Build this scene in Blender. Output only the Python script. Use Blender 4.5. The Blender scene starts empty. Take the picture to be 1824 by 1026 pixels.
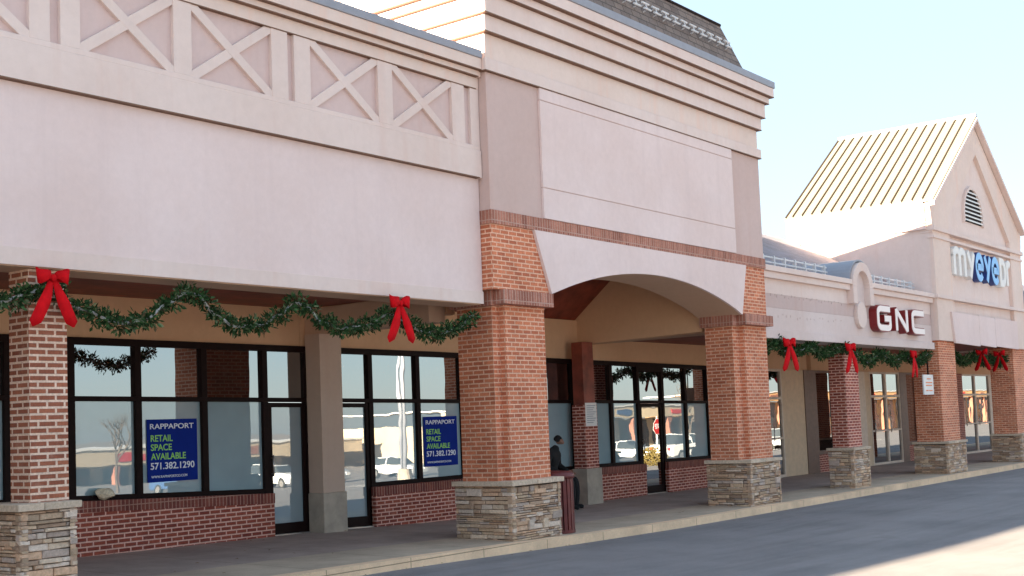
import bpy, bmesh, math, random
from mathutils import Vector, Matrix
R = math.radians
random.seed(7)
sc = bpy.context.scene
col = sc.collection
# ------------------------------------------------------------------ camera
cam_d = bpy.data.cameras.new('camera'); cam = bpy.data.objects.new('camera', cam_d); col.objects.link(cam)
cam_d.sensor_width = 36; cam_d.lens = 2211.28 / 1824 * 36
cam_d.shift_y = (593.65 - 513) / 1824; cam_d.clip_end = 5000; cam_d.clip_start = .05
yaw, pit, rol = .920135299, .0721691389, -.0391753004
d = Vector((math.sin(yaw) * math.cos(pit), math.cos(yaw) * math.cos(pit), math.sin(pit)))
r0 = Vector((math.cos(yaw), -math.sin(yaw), 0)); u0 = r0.cross(d)
rr = math.cos(rol) * r0 + math.sin(rol) * u0; uu = -math.sin(rol) * r0 + math.cos(rol) * u0
m = Matrix.Identity(4)
for i in range(3):
    m[i][0] = rr[i]; m[i][1] = uu[i]; m[i][2] = -d[i]
m.translation = (0, 0, 1.75)
cam.matrix_world = m
sc.camera = cam
# ------------------------------------------------------------------ sky, sun, exposure
SUN = Vector((-1, .18, .24)).normalized()
w = bpy.data.worlds.new('World'); sc.world = w; w.use_nodes = True
nt = w.node_tree; bg = nt.nodes['Background']
sky = nt.nodes.new('ShaderNodeTexSky'); sky.sky_type = 'NISHITA'; sky.sun_disc = False
sky.sun_elevation = math.asin(SUN.z); sky.sun_rotation = math.atan2(SUN.x, SUN.y)
sky.dust_density = .3; sky.ozone_density = 1.0; sky.air_density = 1.0
hz = nt.nodes.new('ShaderNodeMix'); hz.data_type = 'RGBA'; hz.inputs[0].default_value = .85   # thin bright haze over the clear sky
nt.links.new(sky.outputs[0], hz.inputs[6]); hz.inputs[7].default_value = (1.10, 1.42, 1.78, 1)
nt.links.new(hz.outputs[2], bg.inputs[0]); bg.inputs[1].default_value = .055
sl = bpy.data.lights.new('sun', 'SUN'); so = bpy.data.objects.new('sun', sl); col.objects.link(so)
sl.energy = 5; sl.angle = R(.5); sl.color = (1, .83, .60)
so.rotation_euler = SUN.to_track_quat('Z', 'Y').to_euler(); so.location = (0, 0, 40)
sc.view_settings.view_transform = 'Standard'; sc.view_settings.look = 'None'
sc.view_settings.exposure = 3.5; sc.view_settings.gamma = 1
sc.cycles.max_bounces = 8; sc.cycles.diffuse_bounces = 4

# ------------------------------------------------------------------ materials
def newmat(name):
    mt = bpy.data.materials.new(name); mt.use_nodes = True
    return mt, mt.node_tree, mt.node_tree.nodes['Principled BSDF']
def N(nt, t, **k):
    n = nt.nodes.new(t)
    for a, b in k.items(): setattr(n, a, b)
    return n
def uvmap(nt, sx=1, sy=1):
    u = N(nt, 'ShaderNodeUVMap'); u.uv_map = 'UVMap'
    mp = N(nt, 'ShaderNodeMapping'); mp.inputs['Scale'].default_value = (sx, sy, 1)
    nt.links.new(u.outputs[0], mp.inputs[0]); return mp.outputs[0]
def noise(nt, vec, scale, detail=4, rough=.6):
    n = N(nt, 'ShaderNodeTexNoise'); n.inputs['Scale'].default_value = scale
    n.inputs['Detail'].default_value = detail; n.inputs['Roughness'].default_value = rough
    if vec is not None: nt.links.new(vec, n.inputs['Vector'])
    return n.outputs['Fac']
def ramp(nt, fac, a, b, ca, cb):
    r = N(nt, 'ShaderNodeValToRGB'); e = r.color_ramp.elements
    e[0].position = a; e[1].position = b
    e[0].color = (*ca, 1) if len(ca) == 3 else ca; e[1].color = (*cb, 1) if len(cb) == 3 else cb
    nt.links.new(fac, r.inputs[0]); return r.outputs[0]
def mixc(nt, fac, a, b, mode='MIX'):
    x = N(nt, 'ShaderNodeMix'); x.data_type = 'RGBA'; x.blend_type = mode
    for s, v in ((0, fac), (6, a), (7, b)):
        if hasattr(v, 'is_linked'): nt.links.new(v, x.inputs[s])
        elif s == 0: x.inputs[s].default_value = v
        else: x.inputs[s].default_value = (*v, 1)
    return x.outputs[2]
def bump(nt, bsdf, h, strength=.4, dist=.01):
    b = N(nt, 'ShaderNodeBump'); b.inputs['Strength'].default_value = strength; b.inputs['Distance'].default_value = dist
    nt.links.new(h, b.inputs['Height']); nt.links.new(b.outputs[0], bsdf.inputs['Normal'])
def objco(nt):
    return N(nt, 'ShaderNodeTexCoord').outputs['Object']
def geo(nt):
    return N(nt, 'ShaderNodeNewGeometry').outputs['Position']

def m_plain(name, c, rough=.6, metal=0, var=.12, scale=6, bmp=0, spec=.5):
    mt, nt, b = newmat(name); b.inputs['Specular IOR Level'].default_value = spec
    f = noise(nt, geo(nt), scale)
    c2 = tuple(max(0, v * (1 - var * 2)) for v in c)
    nt.links.new(ramp(nt, f, .3, .7, c2, c), b.inputs['Base Color'])
    b.inputs['Roughness'].default_value = rough; b.inputs['Metallic'].default_value = metal
    if bmp: bump(nt, b, noise(nt, geo(nt), scale * 8), bmp, .004)
    return mt
def m_stucco(name, c, stain=None, amt=.5, joints=False):
    mt, nt, b = newmat(name); g = geo(nt)
    big = noise(nt, g, .55, 5, .6)
    c2 = (c[0] * .93, c[1] * .90, c[2] * .88)
    base = ramp(nt, big, .35, .68, c2, c)
    base = mixc(nt, .10, base, ramp(nt, noise(nt, g, 9, 6, .7), .3, .7, (.35, .3, .28), (1, 1, 1)), 'MULTIPLY')
    # rain streaks: noise stretched vertically
    mp = N(nt, 'ShaderNodeMapping'); mp.inputs['Scale'].default_value = (3.2, 3.2, .16); nt.links.new(g, mp.inputs[0])
    st = noise(nt, mp.outputs[0], 1.0, 5, .65)
    sc_ = stain or (c[0] * .85, c[1] * .68, c[2] * .62)
    base = mixc(nt, ramp(nt, st, .52, .72, (0, 0, 0), (amt, amt, amt)), base, sc_)
    nt.links.new(base, b.inputs['Base Color'])
    b.inputs['Roughness'].default_value = .85; b.inputs['Specular IOR Level'].default_value = .25
    n1 = noise(nt, g, 120, 3); n2 = noise(nt, g, 2.2, 3)
    ad = N(nt, 'ShaderNodeMath', operation='MULTIPLY_ADD'); nt.links.new(n2, ad.inputs[0]); ad.inputs[1].default_value = 2.0; nt.links.new(n1, ad.inputs[2])
    bump(nt, b, ad.outputs[0], .35, .004)
    return mt
def m_brick(name, c1, c2, mortar, bw=.203, rh=.0677, off=.5, mort=.010, bstr=.7, pale=.25):
    mt, nt, b = newmat(name); uv = uvmap(nt)
    # slightly wobbling courses
    bt = N(nt, 'ShaderNodeTexBrick'); bt.offset = off; bt.squash = 1
    nt.links.new(uv, bt.inputs['Vector'])
    bt.inputs['Color1'].default_value = (*c1, 1); bt.inputs['Color2'].default_value = (*c2, 1); bt.inputs['Mortar'].default_value = (*mortar, 1)
    bt.inputs['Scale'].default_value = 1; bt.inputs['Mortar Size'].default_value = mort; bt.inputs['Mortar Smooth'].default_value = .25
    bt.inputs['Brick Width'].default_value = bw; bt.inputs['Row Height'].default_value = rh; bt.inputs['Bias'].default_value = -.1
    dirt = ramp(nt, noise(nt, geo(nt), 1.3, 5, .7), .3, .75, (.72, .66, .62), (1.08, 1.08, 1.08))
    cc = mixc(nt, 1.0, bt.outputs['Color'], dirt, 'MULTIPLY')
    fine = ramp(nt, noise(nt, geo(nt), 45, 4, .7), .3, .7, (.75, .72, .7), (1.12, 1.12, 1.12))
    cc = mixc(nt, 1.0, cc, fine, 'MULTIPLY')
    # mortar smears / efflorescence
    ef = ramp(nt, noise(nt, geo(nt), 2.4, 6, .75), .56, .8, (0, 0, 0), (pale, pale, pale))
    cc = mixc(nt, ef, cc, mortar)
    nt.links.new(cc, b.inputs['Base Color']); b.inputs['Roughness'].default_value = .88
    inv = N(nt, 'ShaderNodeMath', operation='SUBTRACT'); inv.inputs[0].default_value = 1; nt.links.new(bt.outputs['Fac'], inv.inputs[1])
    ad = N(nt, 'ShaderNodeMath', operation='MULTIPLY_ADD'); nt.links.new(noise(nt, geo(nt), 60, 3), ad.inputs[0]); ad.inputs[1].default_value = .35; nt.links.new(inv.outputs[0], ad.inputs[2])
    bump(nt, b, ad.outputs[0], bstr, .012)
    return mt
def m_attr(name, attr, rough=.85, bstr=.5, bscale=30, mul=None):
    mt, nt, b = newmat(name)
    a = N(nt, 'ShaderNodeAttribute'); a.attribute_name = attr
    f = ramp(nt, noise(nt, geo(nt), bscale, 5, .7), .3, .7, (.72, .70, .68), (1.15, 1.15, 1.15))
    nt.links.new(mixc(nt, 1.0, a.outputs['Color'], f, 'MULTIPLY'), b.inputs['Base Color'])
    b.inputs['Roughness'].default_value = rough; b.inputs['Specular IOR Level'].default_value = .15
    if bstr: bump(nt, b, noise(nt, geo(nt), bscale, 5), bstr, .012)
    return mt
def m_window(name, c, gloss, grough=.006, tint=(1, 1, 1), wav=.003):
    mt = bpy.data.materials.new(name); mt.use_nodes = True; nt = mt.node_tree; nt.nodes.clear()
    out = N(nt, 'ShaderNodeOutputMaterial'); df = N(nt, 'ShaderNodeBsdfDiffuse'); gl = N(nt, 'ShaderNodeBsdfGlossy')
    f = noise(nt, geo(nt), .9, 3)
    nt.links.new(ramp(nt, f, .3, .7, tuple(v * .82 for v in c), c), df.inputs[0])
    gl.inputs['Color'].default_value = (*tint, 1); gl.inputs['Roughness'].default_value = grough
    mx = N(nt, 'ShaderNodeMixShader')
    lw = N(nt, 'ShaderNodeLayerWeight'); lw.inputs[0].default_value = .35
    ma = N(nt, 'ShaderNodeMath', operation='MULTIPLY_ADD'); nt.links.new(lw.outputs['Fresnel'], ma.inputs[0]); ma.inputs[1].default_value = .6; ma.inputs[2].default_value = gloss; ma.use_clamp = True
    nt.links.new(ma.outputs[0], mx.inputs[0]); nt.links.new(df.outputs[0], mx.inputs[1]); nt.links.new(gl.outputs[0], mx.inputs[2])
    nt.links.new(mx.outputs[0], out.inputs[0])
    b = N(nt, 'ShaderNodeBump'); b.inputs['Strength'].default_value = .35; b.inputs['Distance'].default_value = wav
    nt.links.new(noise(nt, geo(nt), 1.1, 2), b.inputs['Height']); nt.links.new(b.outputs[0], gl.inputs['Normal'])
    return mt
M = {}
M['stucco'] = m_stucco('stucco_cream', (.82, .680, .665), stain=(.66, .53, .52), amt=.32)
M['trim'] = m_stucco('stucco_trim', (.80, .67, .63), amt=.30)
M['cornice'] = m_stucco('stucco_cornice', (.80, .66, .60), stain=(.80, .54, .44), amt=.6)
M['tan'] = m_stucco('stucco_tan', (.64, .49, .46), amt=.25)
M['lattice'] = m_stucco('stucco_rose', (.70, .55, .53), amt=.3)
M['gnc_low'] = m_stucco('stucco_pale', (.72, .61, .59), amt=.2)
M['gnc_band'] = m_stucco('stucco_weathered', (.62, .49, .47), amt=.5)
M['inner'] = m_stucco('plaster_inner', (.78, .50, .31), amt=.15)
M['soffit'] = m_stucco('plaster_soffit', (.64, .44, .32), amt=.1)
M['wood'] = m_plain('cedar_ceiling', (.34, .066, .036), .55, var=.3, scale=3)
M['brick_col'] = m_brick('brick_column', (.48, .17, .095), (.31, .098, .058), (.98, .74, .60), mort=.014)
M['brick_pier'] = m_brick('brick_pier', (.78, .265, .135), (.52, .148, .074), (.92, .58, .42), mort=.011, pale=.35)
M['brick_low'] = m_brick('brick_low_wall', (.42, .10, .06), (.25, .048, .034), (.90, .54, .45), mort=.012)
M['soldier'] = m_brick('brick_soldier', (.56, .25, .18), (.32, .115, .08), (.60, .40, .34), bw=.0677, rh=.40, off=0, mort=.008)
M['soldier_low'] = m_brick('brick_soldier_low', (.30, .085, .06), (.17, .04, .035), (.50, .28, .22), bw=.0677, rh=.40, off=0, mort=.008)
M['concrete'] = m_plain('concrete', (.50, .42, .34), .9, var=.15, scale=4, bmp=.4)
M['post'] = m_stucco('plaster_post', (.62, .47, .38), amt=.3)
M['frame'] = m_plain('bronze_frame', (.016, .006, .005), .6, var=.2, spec=.12)
M['frame_tan'] = m_plain('tan_frame', (.78, .62, .50), .5, var=.1)
M['frame_brown'] = m_plain('brown_frame', (.16, .07, .045), .45, var=.2)
M['panel_tan'] = m_plain('tan_panel', (.74, .54, .36), .6, var=.08)
M['film'] = m_window('window_film', (.38, .52, .57), .17, tint=(.86, .92, .96))
M['glass'] = m_window('window_glass', (.030, .016, .013), .38, tint=(.82, .88, .92))
M['glass_door'] = m_window('door_glass', (.32, .41, .45), .24, tint=(.82, .88, .92))
M['alu'] = m_plain('aluminium', (.55, .52, .50), .35, metal=.8, var=.05)
M['cap'] = m_plain('grey_metal_cap', (.30, .31, .36), .5, var=.06)
M['shingle'] = m_brick('shingles', (.30, .24, .21), (.20, .16, .145), (.10, .085, .08), bw=.30, rh=.14, mort=.010, bstr=1, pale=0)
M['shingle_grey'] = m_brick('shingles_grey', (.27, .27, .32), (.22, .22, .27), (.17, .17, .20), bw=.30, rh=.14, mort=.006, bstr=.6, pale=0)
M['seam'] = m_plain('standing_seam_metal', (.150, .134, .105), .6, var=.04)
M['seam_rib'] = m_plain('seam_rib', (.025, .016, .010), .5, var=.04)
M['white'] = m_plain('white_paint', (.80, .78, .76), .5, var=.04)
M['rail'] = m_plain('pale_rail', (.70, .70, .72), .5, var=.1)
M['red'] = m_plain('red_ribbon', (.68, .006, .012), .85, var=.16, scale=9, bmp=.5, spec=.12)
M['sign_red'] = m_plain('sign_red', (.22, .012, .015), .4, var=.05)
M['sign_white'] = m_plain('sign_face', (.86, .76, .74), .4, var=.02)
M['sign_blue'] = m_plain('sign_blue_edge', (.02, .05, .22), .4, var=.05)
M['sign_lblue'] = m_plain('sign_blue_face', (.20, .50, .90), .4, var=.04)
M['navy'] = m_plain('poster_navy', (.006, .026, .25), .7, var=.05, spec=.1)
M['green_txt'] = m_plain('poster_green', (.36, .74, .16), .7, var=.02, spec=.1)
M['white_txt'] = m_plain('poster_white', (.85, .87, .92), .5, var=.02)
M['orange_txt'] = m_plain('sign_orange', (.75, .22, .08), .5, var=.02)
M['bin'] = m_plain('bin_red', (.16, .022, .02), .5, var=.2)
M['black'] = m_plain('black_cloth', (.010, .010, .012), .9, var=.2, scale=20)
M['skin'] = m_plain('skin', (.30, .15, .10), .6, var=.05)
M['stone'] = m_attr('ledge_stone', 'tint', .9, .7, 26)
M['garland'] = m_attr('garland_needles', 'tint', .85, 0, 8)
M['stone_core'] = m_plain('stone_shadow_joint', (.10, .075, .06), .95)
M['paper'] = m_plain('paper', (.95, .80, .58), .8, var=.2, scale=30)
# ground
def m_asphalt():
    mt, nt, b = newmat('asphalt'); g = geo(nt)
    ms = N(nt, 'ShaderNodeMapping'); ms.inputs['Scale'].default_value = (.10, 1.6, 1); nt.links.new(g, ms.inputs[0])
    tyre = ramp(nt, noise(nt, ms.outputs[0], 1., 5, .7), .42, .70, (1.05, 1.05, 1.05), (.80, .80, .80))
    f = ramp(nt, noise(nt, g, 160, 3, .8), .30, .72, (.155, .143, .148), (.32, .30, .30))
    p = ramp(nt, noise(nt, g, .45, 6, .7), .3, .7, (.75, .75, .76), (1.12, 1.1, 1.08))
    cc = mixc(nt, 1., f, p, 'MULTIPLY')
    cc = mixc(nt, 1., cc, tyre, 'MULTIPLY')
    oil = ramp(nt, noise(nt, g, .9, 8, .75), .60, .74, (1, 1, 1), (.74, .73, .72))
    cc = mixc(nt, 1., cc, oil, 'MULTIPLY')
    ag = ramp(nt, noise(nt, g, 38, 2, .9), .62, .70, (1, 1, 1), (1.28, 1.26, 1.22))
    cc = mixc(nt, 1., cc, ag, 'MULTIPLY')
    nt.links.new(cc, b.inputs['Base Color']); b.inputs['Roughness'].default_value = .92
    bump(nt, b, noise(nt, g, 160, 3, .8), .6, .008); return mt
def m_walk(name, c):
    mt, nt, b = newmat(name); g = geo(nt)
    base = ramp(nt, noise(nt, g, 1.1, 7, .7), .3, .72, tuple(v * .70 for v in c), tuple(v * 1.12 for v in c))
    f = ramp(nt, noise(nt, g, 90, 3, .8), .3, .7, (.85, .85, .85), (1.1, 1.1, 1.1))
    cc = mixc(nt, 1., base, f, 'MULTIPLY')
    bt = N(nt, 'ShaderNodeTexBrick'); bt.offset = 0; nt.links.new(uvmap(nt), bt.inputs['Vector'])
    bt.inputs['Scale'].default_value = 1; bt.inputs['Brick Width'].default_value = 1.52; bt.inputs['Row Height'].default_value = 40
    bt.inputs['Mortar Size'].default_value = .007; bt.inputs['Color1'].default_value = bt.inputs['Color2'].default_value = (1, 1, 1, 1); bt.inputs['Mortar'].default_value = (.45, .42, .4, 1)
    cc = mixc(nt, 1., cc, bt.outputs['Color'], 'MULTIPLY')
    nt.links.new(cc, b.inputs['Base Color']); b.inputs['Roughness'].default_value = .85
    bump(nt, b, noise(nt, g, 90, 3), .3, .005); return mt
M['asphalt'] = m_asphalt()
M['walk'] = m_walk('walk_inner', (.45, .34, .29)); M['walk2'] = m_walk('walk_outer', (.55, .42, .31))
M['curb'] = m_walk('curb_concrete', (.95, .65, .42))
M['farwall'] = m_plain('far_wall', (.62, .50, .36), .85, var=.1, scale=.4)
M['farbrick'] = m_plain('far_brick', (.36, .15, .10), .85, var=.15, scale=.8)
M['fardark'] = m_plain('far_glass', (.05, .06, .07), .2, var=.1)
M['carwhite'] = m_plain('car_white', (.78, .78, .78), .25, var=.02); M['carsilver'] = m_plain('car_silver', (.45, .47, .50), .25, metal=.4, var=.02)
M['carblue'] = m_plain('car_blue', (.05, .10, .22), .25, var=.02)
M['tyre'] = m_plain('tyre', (.02, .02, .02), .9); M['lamp_red'] = m_plain('lamp_red', (.5, .02, .02), .3)
M['bark'] = m_plain('bark', (.13, .10, .08), .9, var=.3); M['leaf'] = m_attr('shrub_leaf', 'tint', .7, 0, 8)
M['stopred'] = m_plain('stop_red', (.6, .02, .02), .4, var=.03)

# ------------------------------------------------------------------ mesh helpers
class MB:
    def __init__(s): s.v = []; s.f = []; s.c = []
    def face(s, pts, c=None):
        i = len(s.v); s.v += [tuple(p) for p in pts]; s.f.append(list(range(i, i + len(pts)))); s.c.append(c)
    def hexa(s, p, c=None):  # p: 0-3 bottom ccw, 4-7 top ccw
        i = len(s.v); s.v += [tuple(q) for q in p]
        for f in ((3, 2, 1, 0), (4, 5, 6, 7), (0, 1, 5, 4), (1, 2, 6, 5), (2, 3, 7, 6), (3, 0, 4, 7)):
            s.f.append([i + k for k in f]); s.c.append(c)
        return s
    def box(s, x0, x1, y0, y1, z0, z1, c=None):
        f = lambda z, x: z(x) if callable(z) else z
        if callable(z0) or callable(z1):
            xs_ = [x0] + [k for k in (5, 8, 10, 12, 13.6, 14.5, 16, 18, 18.4, 19, 21.3, 26, 28.5, 34, 38, 45) if x0 + .01 < k < x1 - .01] + [x1]
            rings = []; i = len(s.v)
            for x in xs_:
                s.v += [(x, y0, f(z0, x)), (x, y1, f(z0, x)), (x, y1, f(z1, x)), (x, y0, f(z1, x))]
            for k in range(len(xs_) - 1):
                for q in range(4):
                    r = (q + 1) % 4; s.f.append([i + k * 4 + q, i + k * 4 + r, i + k * 4 + 4 + r, i + k * 4 + 4 + q]); s.c.append(c)
            e = i + 4 * (len(xs_) - 1); s.f.append([i, i + 3, i + 2, i + 1]); s.f.append([e, e + 1, e + 2, e + 3]); s.c += [c, c]
            return s
        return s.hexa([(x0, y0, f(z0, x0)), (x1, y0, f(z0, x1)), (x1, y1, f(z0, x1)), (x0, y1, f(z0, x0)),
                (x0, y0, f(z1, x0)), (x1, y0, f(z1, x1)), (x1, y1, f(z1, x1)), (x0, y1, f(z1, x0))], c)
    def prism(s, poly, y0, y1, c=None):  # poly (x,z) ccw seen from -Y
        n = len(poly); i = len(s.v)
        s.v += [(x, y0, z) for x, z in poly] + [(x, y1, z) for x, z in poly]
        s.f.append([i + k for k in range(n)]); s.c.append(c)
        s.f.append([i + n + k for k in reversed(range(n))]); s.c.append(c)
        for k in range(n):
            j = (k + 1) % n; s.f.append([i + k, i + n + k, i + n + j, i + j]); s.c.append(c)
        return s
    def band(s, outer, inner, y0, y1):  # ring between two open/closed polylines of equal length, extruded in Y
        n = len(outer)
        for k in range(n - 1):
            a, b, e, f = outer[k], outer[k + 1], inner[k + 1], inner[k]
            s.hexa([(a[0], y0, a[1]), (b[0], y0, b[1]), (e[0], y0, e[1]), (f[0], y0, f[1]),
                    (a[0], y1, a[1]), (b[0], y1, b[1]), (e[0], y1, e[1]), (f[0], y1, f[1])])
        return s
    def tube(s, a, b, r0, r1=None, n=8, cap=True):
        a = Vector(a); b = Vector(b); r1 = r0 if r1 is None else r1
        ax = (b - a).normalized(); t = ax.orthogonal().normalized(); u = ax.cross(t); i = len(s.v)
        for p, r in ((a, r0), (b, r1)):
            for k in range(n):
                an = 2 * math.pi * k / n; s.v.append(tuple(p + t * math.cos(an) * r + u * math.sin(an) * r))
        for k in range(n):
            j = (k + 1) % n; s.f.append([i + k, i + j, i + n + j, i + n + k]); s.c.append(None)
        if cap:
            s.f.append([i + k for k in reversed(range(n))]); s.f.append([i + n + k for k in range(n)]); s.c += [None, None]
        return s
    def lathe(s, cx, cy, prof, n=20):
        i = len(s.v)
        for r, z in prof:
            for k in range(n):
                an = 2 * math.pi * k / n; s.v.append((cx + r * math.cos(an), cy + r * math.sin(an), z))
        for q in range(len(prof) - 1):
            for k in range(n):
                j = (k + 1) % n; s.f.append([i + q * n + k, i + q * n + j, i + (q + 1) * n + j, i + (q + 1) * n + k]); s.c.append(None)
        s.f.append([i + k for k in reversed(range(n))]); s.f.append([i + (len(prof) - 1) * n + k for k in range(n)]); s.c += [None, None]
        return s
    def stroke(s, pts, wd, y0, y1, closed=False):  # flat stroked polyline in XZ
        P = [Vector(p) for p in pts]; n = len(P); L = []; Rr = []
        for k in range(n):
            if closed: a = P[(k - 1) % n]; b = P[(k + 1) % n]
            else: a = P[max(k - 1, 0)]; b = P[min(k + 1, n - 1)]
            d1 = (P[k] - a); d2 = (b - P[k])
            d1 = d1.normalized() if d1.length > 1e-9 else d2.normalized(); d2 = d2.normalized() if d2.length > 1e-9 else d1
            t = (d1 + d2).normalized(); nn = Vector((-t.y, t.x)); co = max(.45, nn.dot(Vector((-d1.y, d1.x))))
            L.append(P[k] + nn * wd / 2 / co); Rr.append(P[k] - nn * wd / 2 / co)
        if closed: L.append(L[0]); Rr.append(Rr[0])
        return s.band([tuple(q) for q in Rr], [tuple(q) for q in L], y0, y1)
    def build(s, name, mat, parent=None, bev=0, smooth=False, kind=None):
        me = bpy.data.meshes.new(name); me.from_pydata(s.v, [], s.f); me.update()
        bm = bmesh.new(); bm.from_mesh(me)
        if smooth: bmesh.ops.remove_doubles(bm, verts=bm.verts, dist=1e-5)
        if not any(s.c): bmesh.ops.recalc_face_normals(bm, faces=bm.faces)
        bm.to_mesh(me); bm.free(); me.update()
        uv = me.uv_layers.new(name='UVMap')
        for p in me.polygons:
            n = p.normal; p.use_smooth = smooth
            ax = abs(n.x); ay = abs(n.y); az = abs(n.z)
            for li in p.loop_indices:
                x, y, z = me.vertices[me.loops[li].vertex_index].co
                if ay >= ax and ay >= az: q = (x, z)
                elif ax >= az: q = (y, z)
                else: q = (x, y)
                uv.data[li].uv = q
        if any(s.c):
            at = me.color_attributes.new('tint', 'FLOAT_COLOR', 'CORNER')
            for p, c in zip(me.polygons, s.c):
                for li in p.loop_indices: at.data[li].color = (*(c or (.5, .5, .5)), 1)
        me.materials.append(M[mat] if isinstance(mat, str) else mat)
        o = bpy.data.objects.new(name, me); col.objects.link(o)
        if parent is not None: put(o, parent)
        if bev:
            b = o.modifiers.new('bevel', 'BEVEL'); b.width = bev; b.segments = 2; b.limit_method = 'ANGLE'; b.angle_limit = R(50)
        if kind: o['kind'] = kind
        return o
def world_loc(o):
    v = Vector(o.location)
    while o.parent: o = o.parent; v += Vector(o.location)
    return v
def put(o, parent):  # mesh built in world coordinates, parented (parents carry no rotation at that time)
    o.parent = parent; o.location = -world_loc(parent)
def thing(name, label, cat, loc=(0, 0, 0), group=None):
    o = bpy.data.objects.new(name, None); col.objects.link(o); o.location = loc; o.empty_display_size = .2
    o['label'] = label; o['category'] = cat
    if group: o['group'] = group
    return o
def tag(o, label, cat, group=None):
    o['label'] = label; o['category'] = cat
    if group: o['group'] = group
    return o
def part(name, parent, mat, *boxes, bev=0):
    mb = MB()
    for b in boxes: mb.box(*b)
    return mb.build(name, mat, parent, bev)
def copy_tree(o, parent=None):
    c = o.copy(); col.objects.link(c)
    if parent is not None: c.parent = parent
    for ch in o.children: copy_tree(ch, c)
    return c
def interp(pts):
    def f(x):
        if x <= pts[0][0]: return pts[0][1]
        for (a, b), (c, e) in zip(pts, pts[1:]):
            if x <= c: return b + (e - b) * (x - a) / (c - a)
        return pts[-1][1]
    return f
zw = interp([(-30, .45), (5, .22), (10, .15), (14.5, .08), (18, -.02), (26, -.04), (45, -.1), (70, -.2)])
zc = interp([(-30, .25), (5, .12), (12, .05), (16, -.03), (19, -.07), (26, -.10), (38, -.13), (70, -.2)])
head = interp([(8, 3.20), (10, 3.19), (18, 3.15), (21.3, 3.10), (28.5, 3.02), (34, 2.97), (45, 2.97)])
trans = interp([(8, 2.36), (10, 2.33), (13.6, 2.28), (18.4, 2.21), (28.5, 2.09)])
sill = interp([(8, .96), (10, .91), (13.6, .78), (16, .73), (18.4, .73), (28.5, .66)])
WY = 15.4

# ------------------------------------------------------------------ ground
def roadz(x, y):
    z = zc(x) - .13
    t = min(1, max(0, (4 - y) / 60)); return z - 2.3 * t * (1.4 - .4 * t)
xs = [-400, -150, -60, -30, 0, 5, 12, 16, 19, 26, 38, 50, 70, 100, 140, 200, 300, 600, 2000]
ys = [-2000, -600, -250, -120, -56, -45, -35, -25, -15, -8, 0, 4, 8, 11.2, 12]
mb = MB()
for a, b in zip(xs, xs[1:]):
    for e, f in zip(ys, ys[1:]):
        mb.face([(a, e, roadz(a, e)), (b, e, roadz(b, e)), (b, f, roadz(b, f)), (a, f, roadz(a, f))])
mb.face([(-2000, 12, -.6), (3000, 12, -.6), (3000, 3000, -.6), (-2000, 3000, -.6)])
mb.face([(-2000, -2000, -4.6), (-400, -2000, -4.6), (-400, 12, -.6), (-2000, 12, -.6)])
o = mb.build('parking_lot_ground', 'asphalt', kind='structure')
sx = [-30, -20, -10, 0, 5, 8, 10, 12, 14.5, 16, 18, 19, 22, 26, 30, 38, 45, 56, 70]
def zwalk(x, y):
    t = (y - 11.1) / (WY - 11.1); return zc(x) + (zw(x) - zc(x)) * t
def strip(name, mat, ya, yb, lift=0, depth=.3):
    mb = MB()
    for a, b in zip(sx, sx[1:]):
        mb.hexa([(a, ya, zwalk(a, ya) - depth), (b, ya, zwalk(b, ya) - depth), (b, yb, zwalk(b, yb) - depth), (a, yb, zwalk(a, yb) - depth),
                 (a, ya, zwalk(a, ya) + lift), (b, ya, zwalk(b, ya) + lift), (b, yb, zwalk(b, yb) + lift), (a, yb, zwalk(a, yb) + lift)])
    bm_ = mb.build(name, mat, kind='structure'); return bm_
strip('curb', 'curb', 11.06, 11.24, .004)
strip('sidewalk', 'walk2', 11.246, 12.55)
strip('sidewalk', 'walk', 12.556, 16.2, -.003)
# thin painted stall lines and a seam in the road
mb = MB()
for k in range(26):
    x = 46 + k * 2.75
    mb.hexa([(x, -18, roadz(x, -18) + .004), (x + .1, -18, roadz(x, -18) + .004), (x + .1, -13, roadz(x, -13) + .004), (x, -13, roadz(x, -13) + .004),
             (x, -18, roadz(x, -18) + .006), (x + .1, -18, roadz(x, -18) + .006), (x + .1, -13, roadz(x, -13) + .006), (x, -13, roadz(x, -13) + .006)])
mb.build('parking_lines', 'white', kind='structure')

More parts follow.
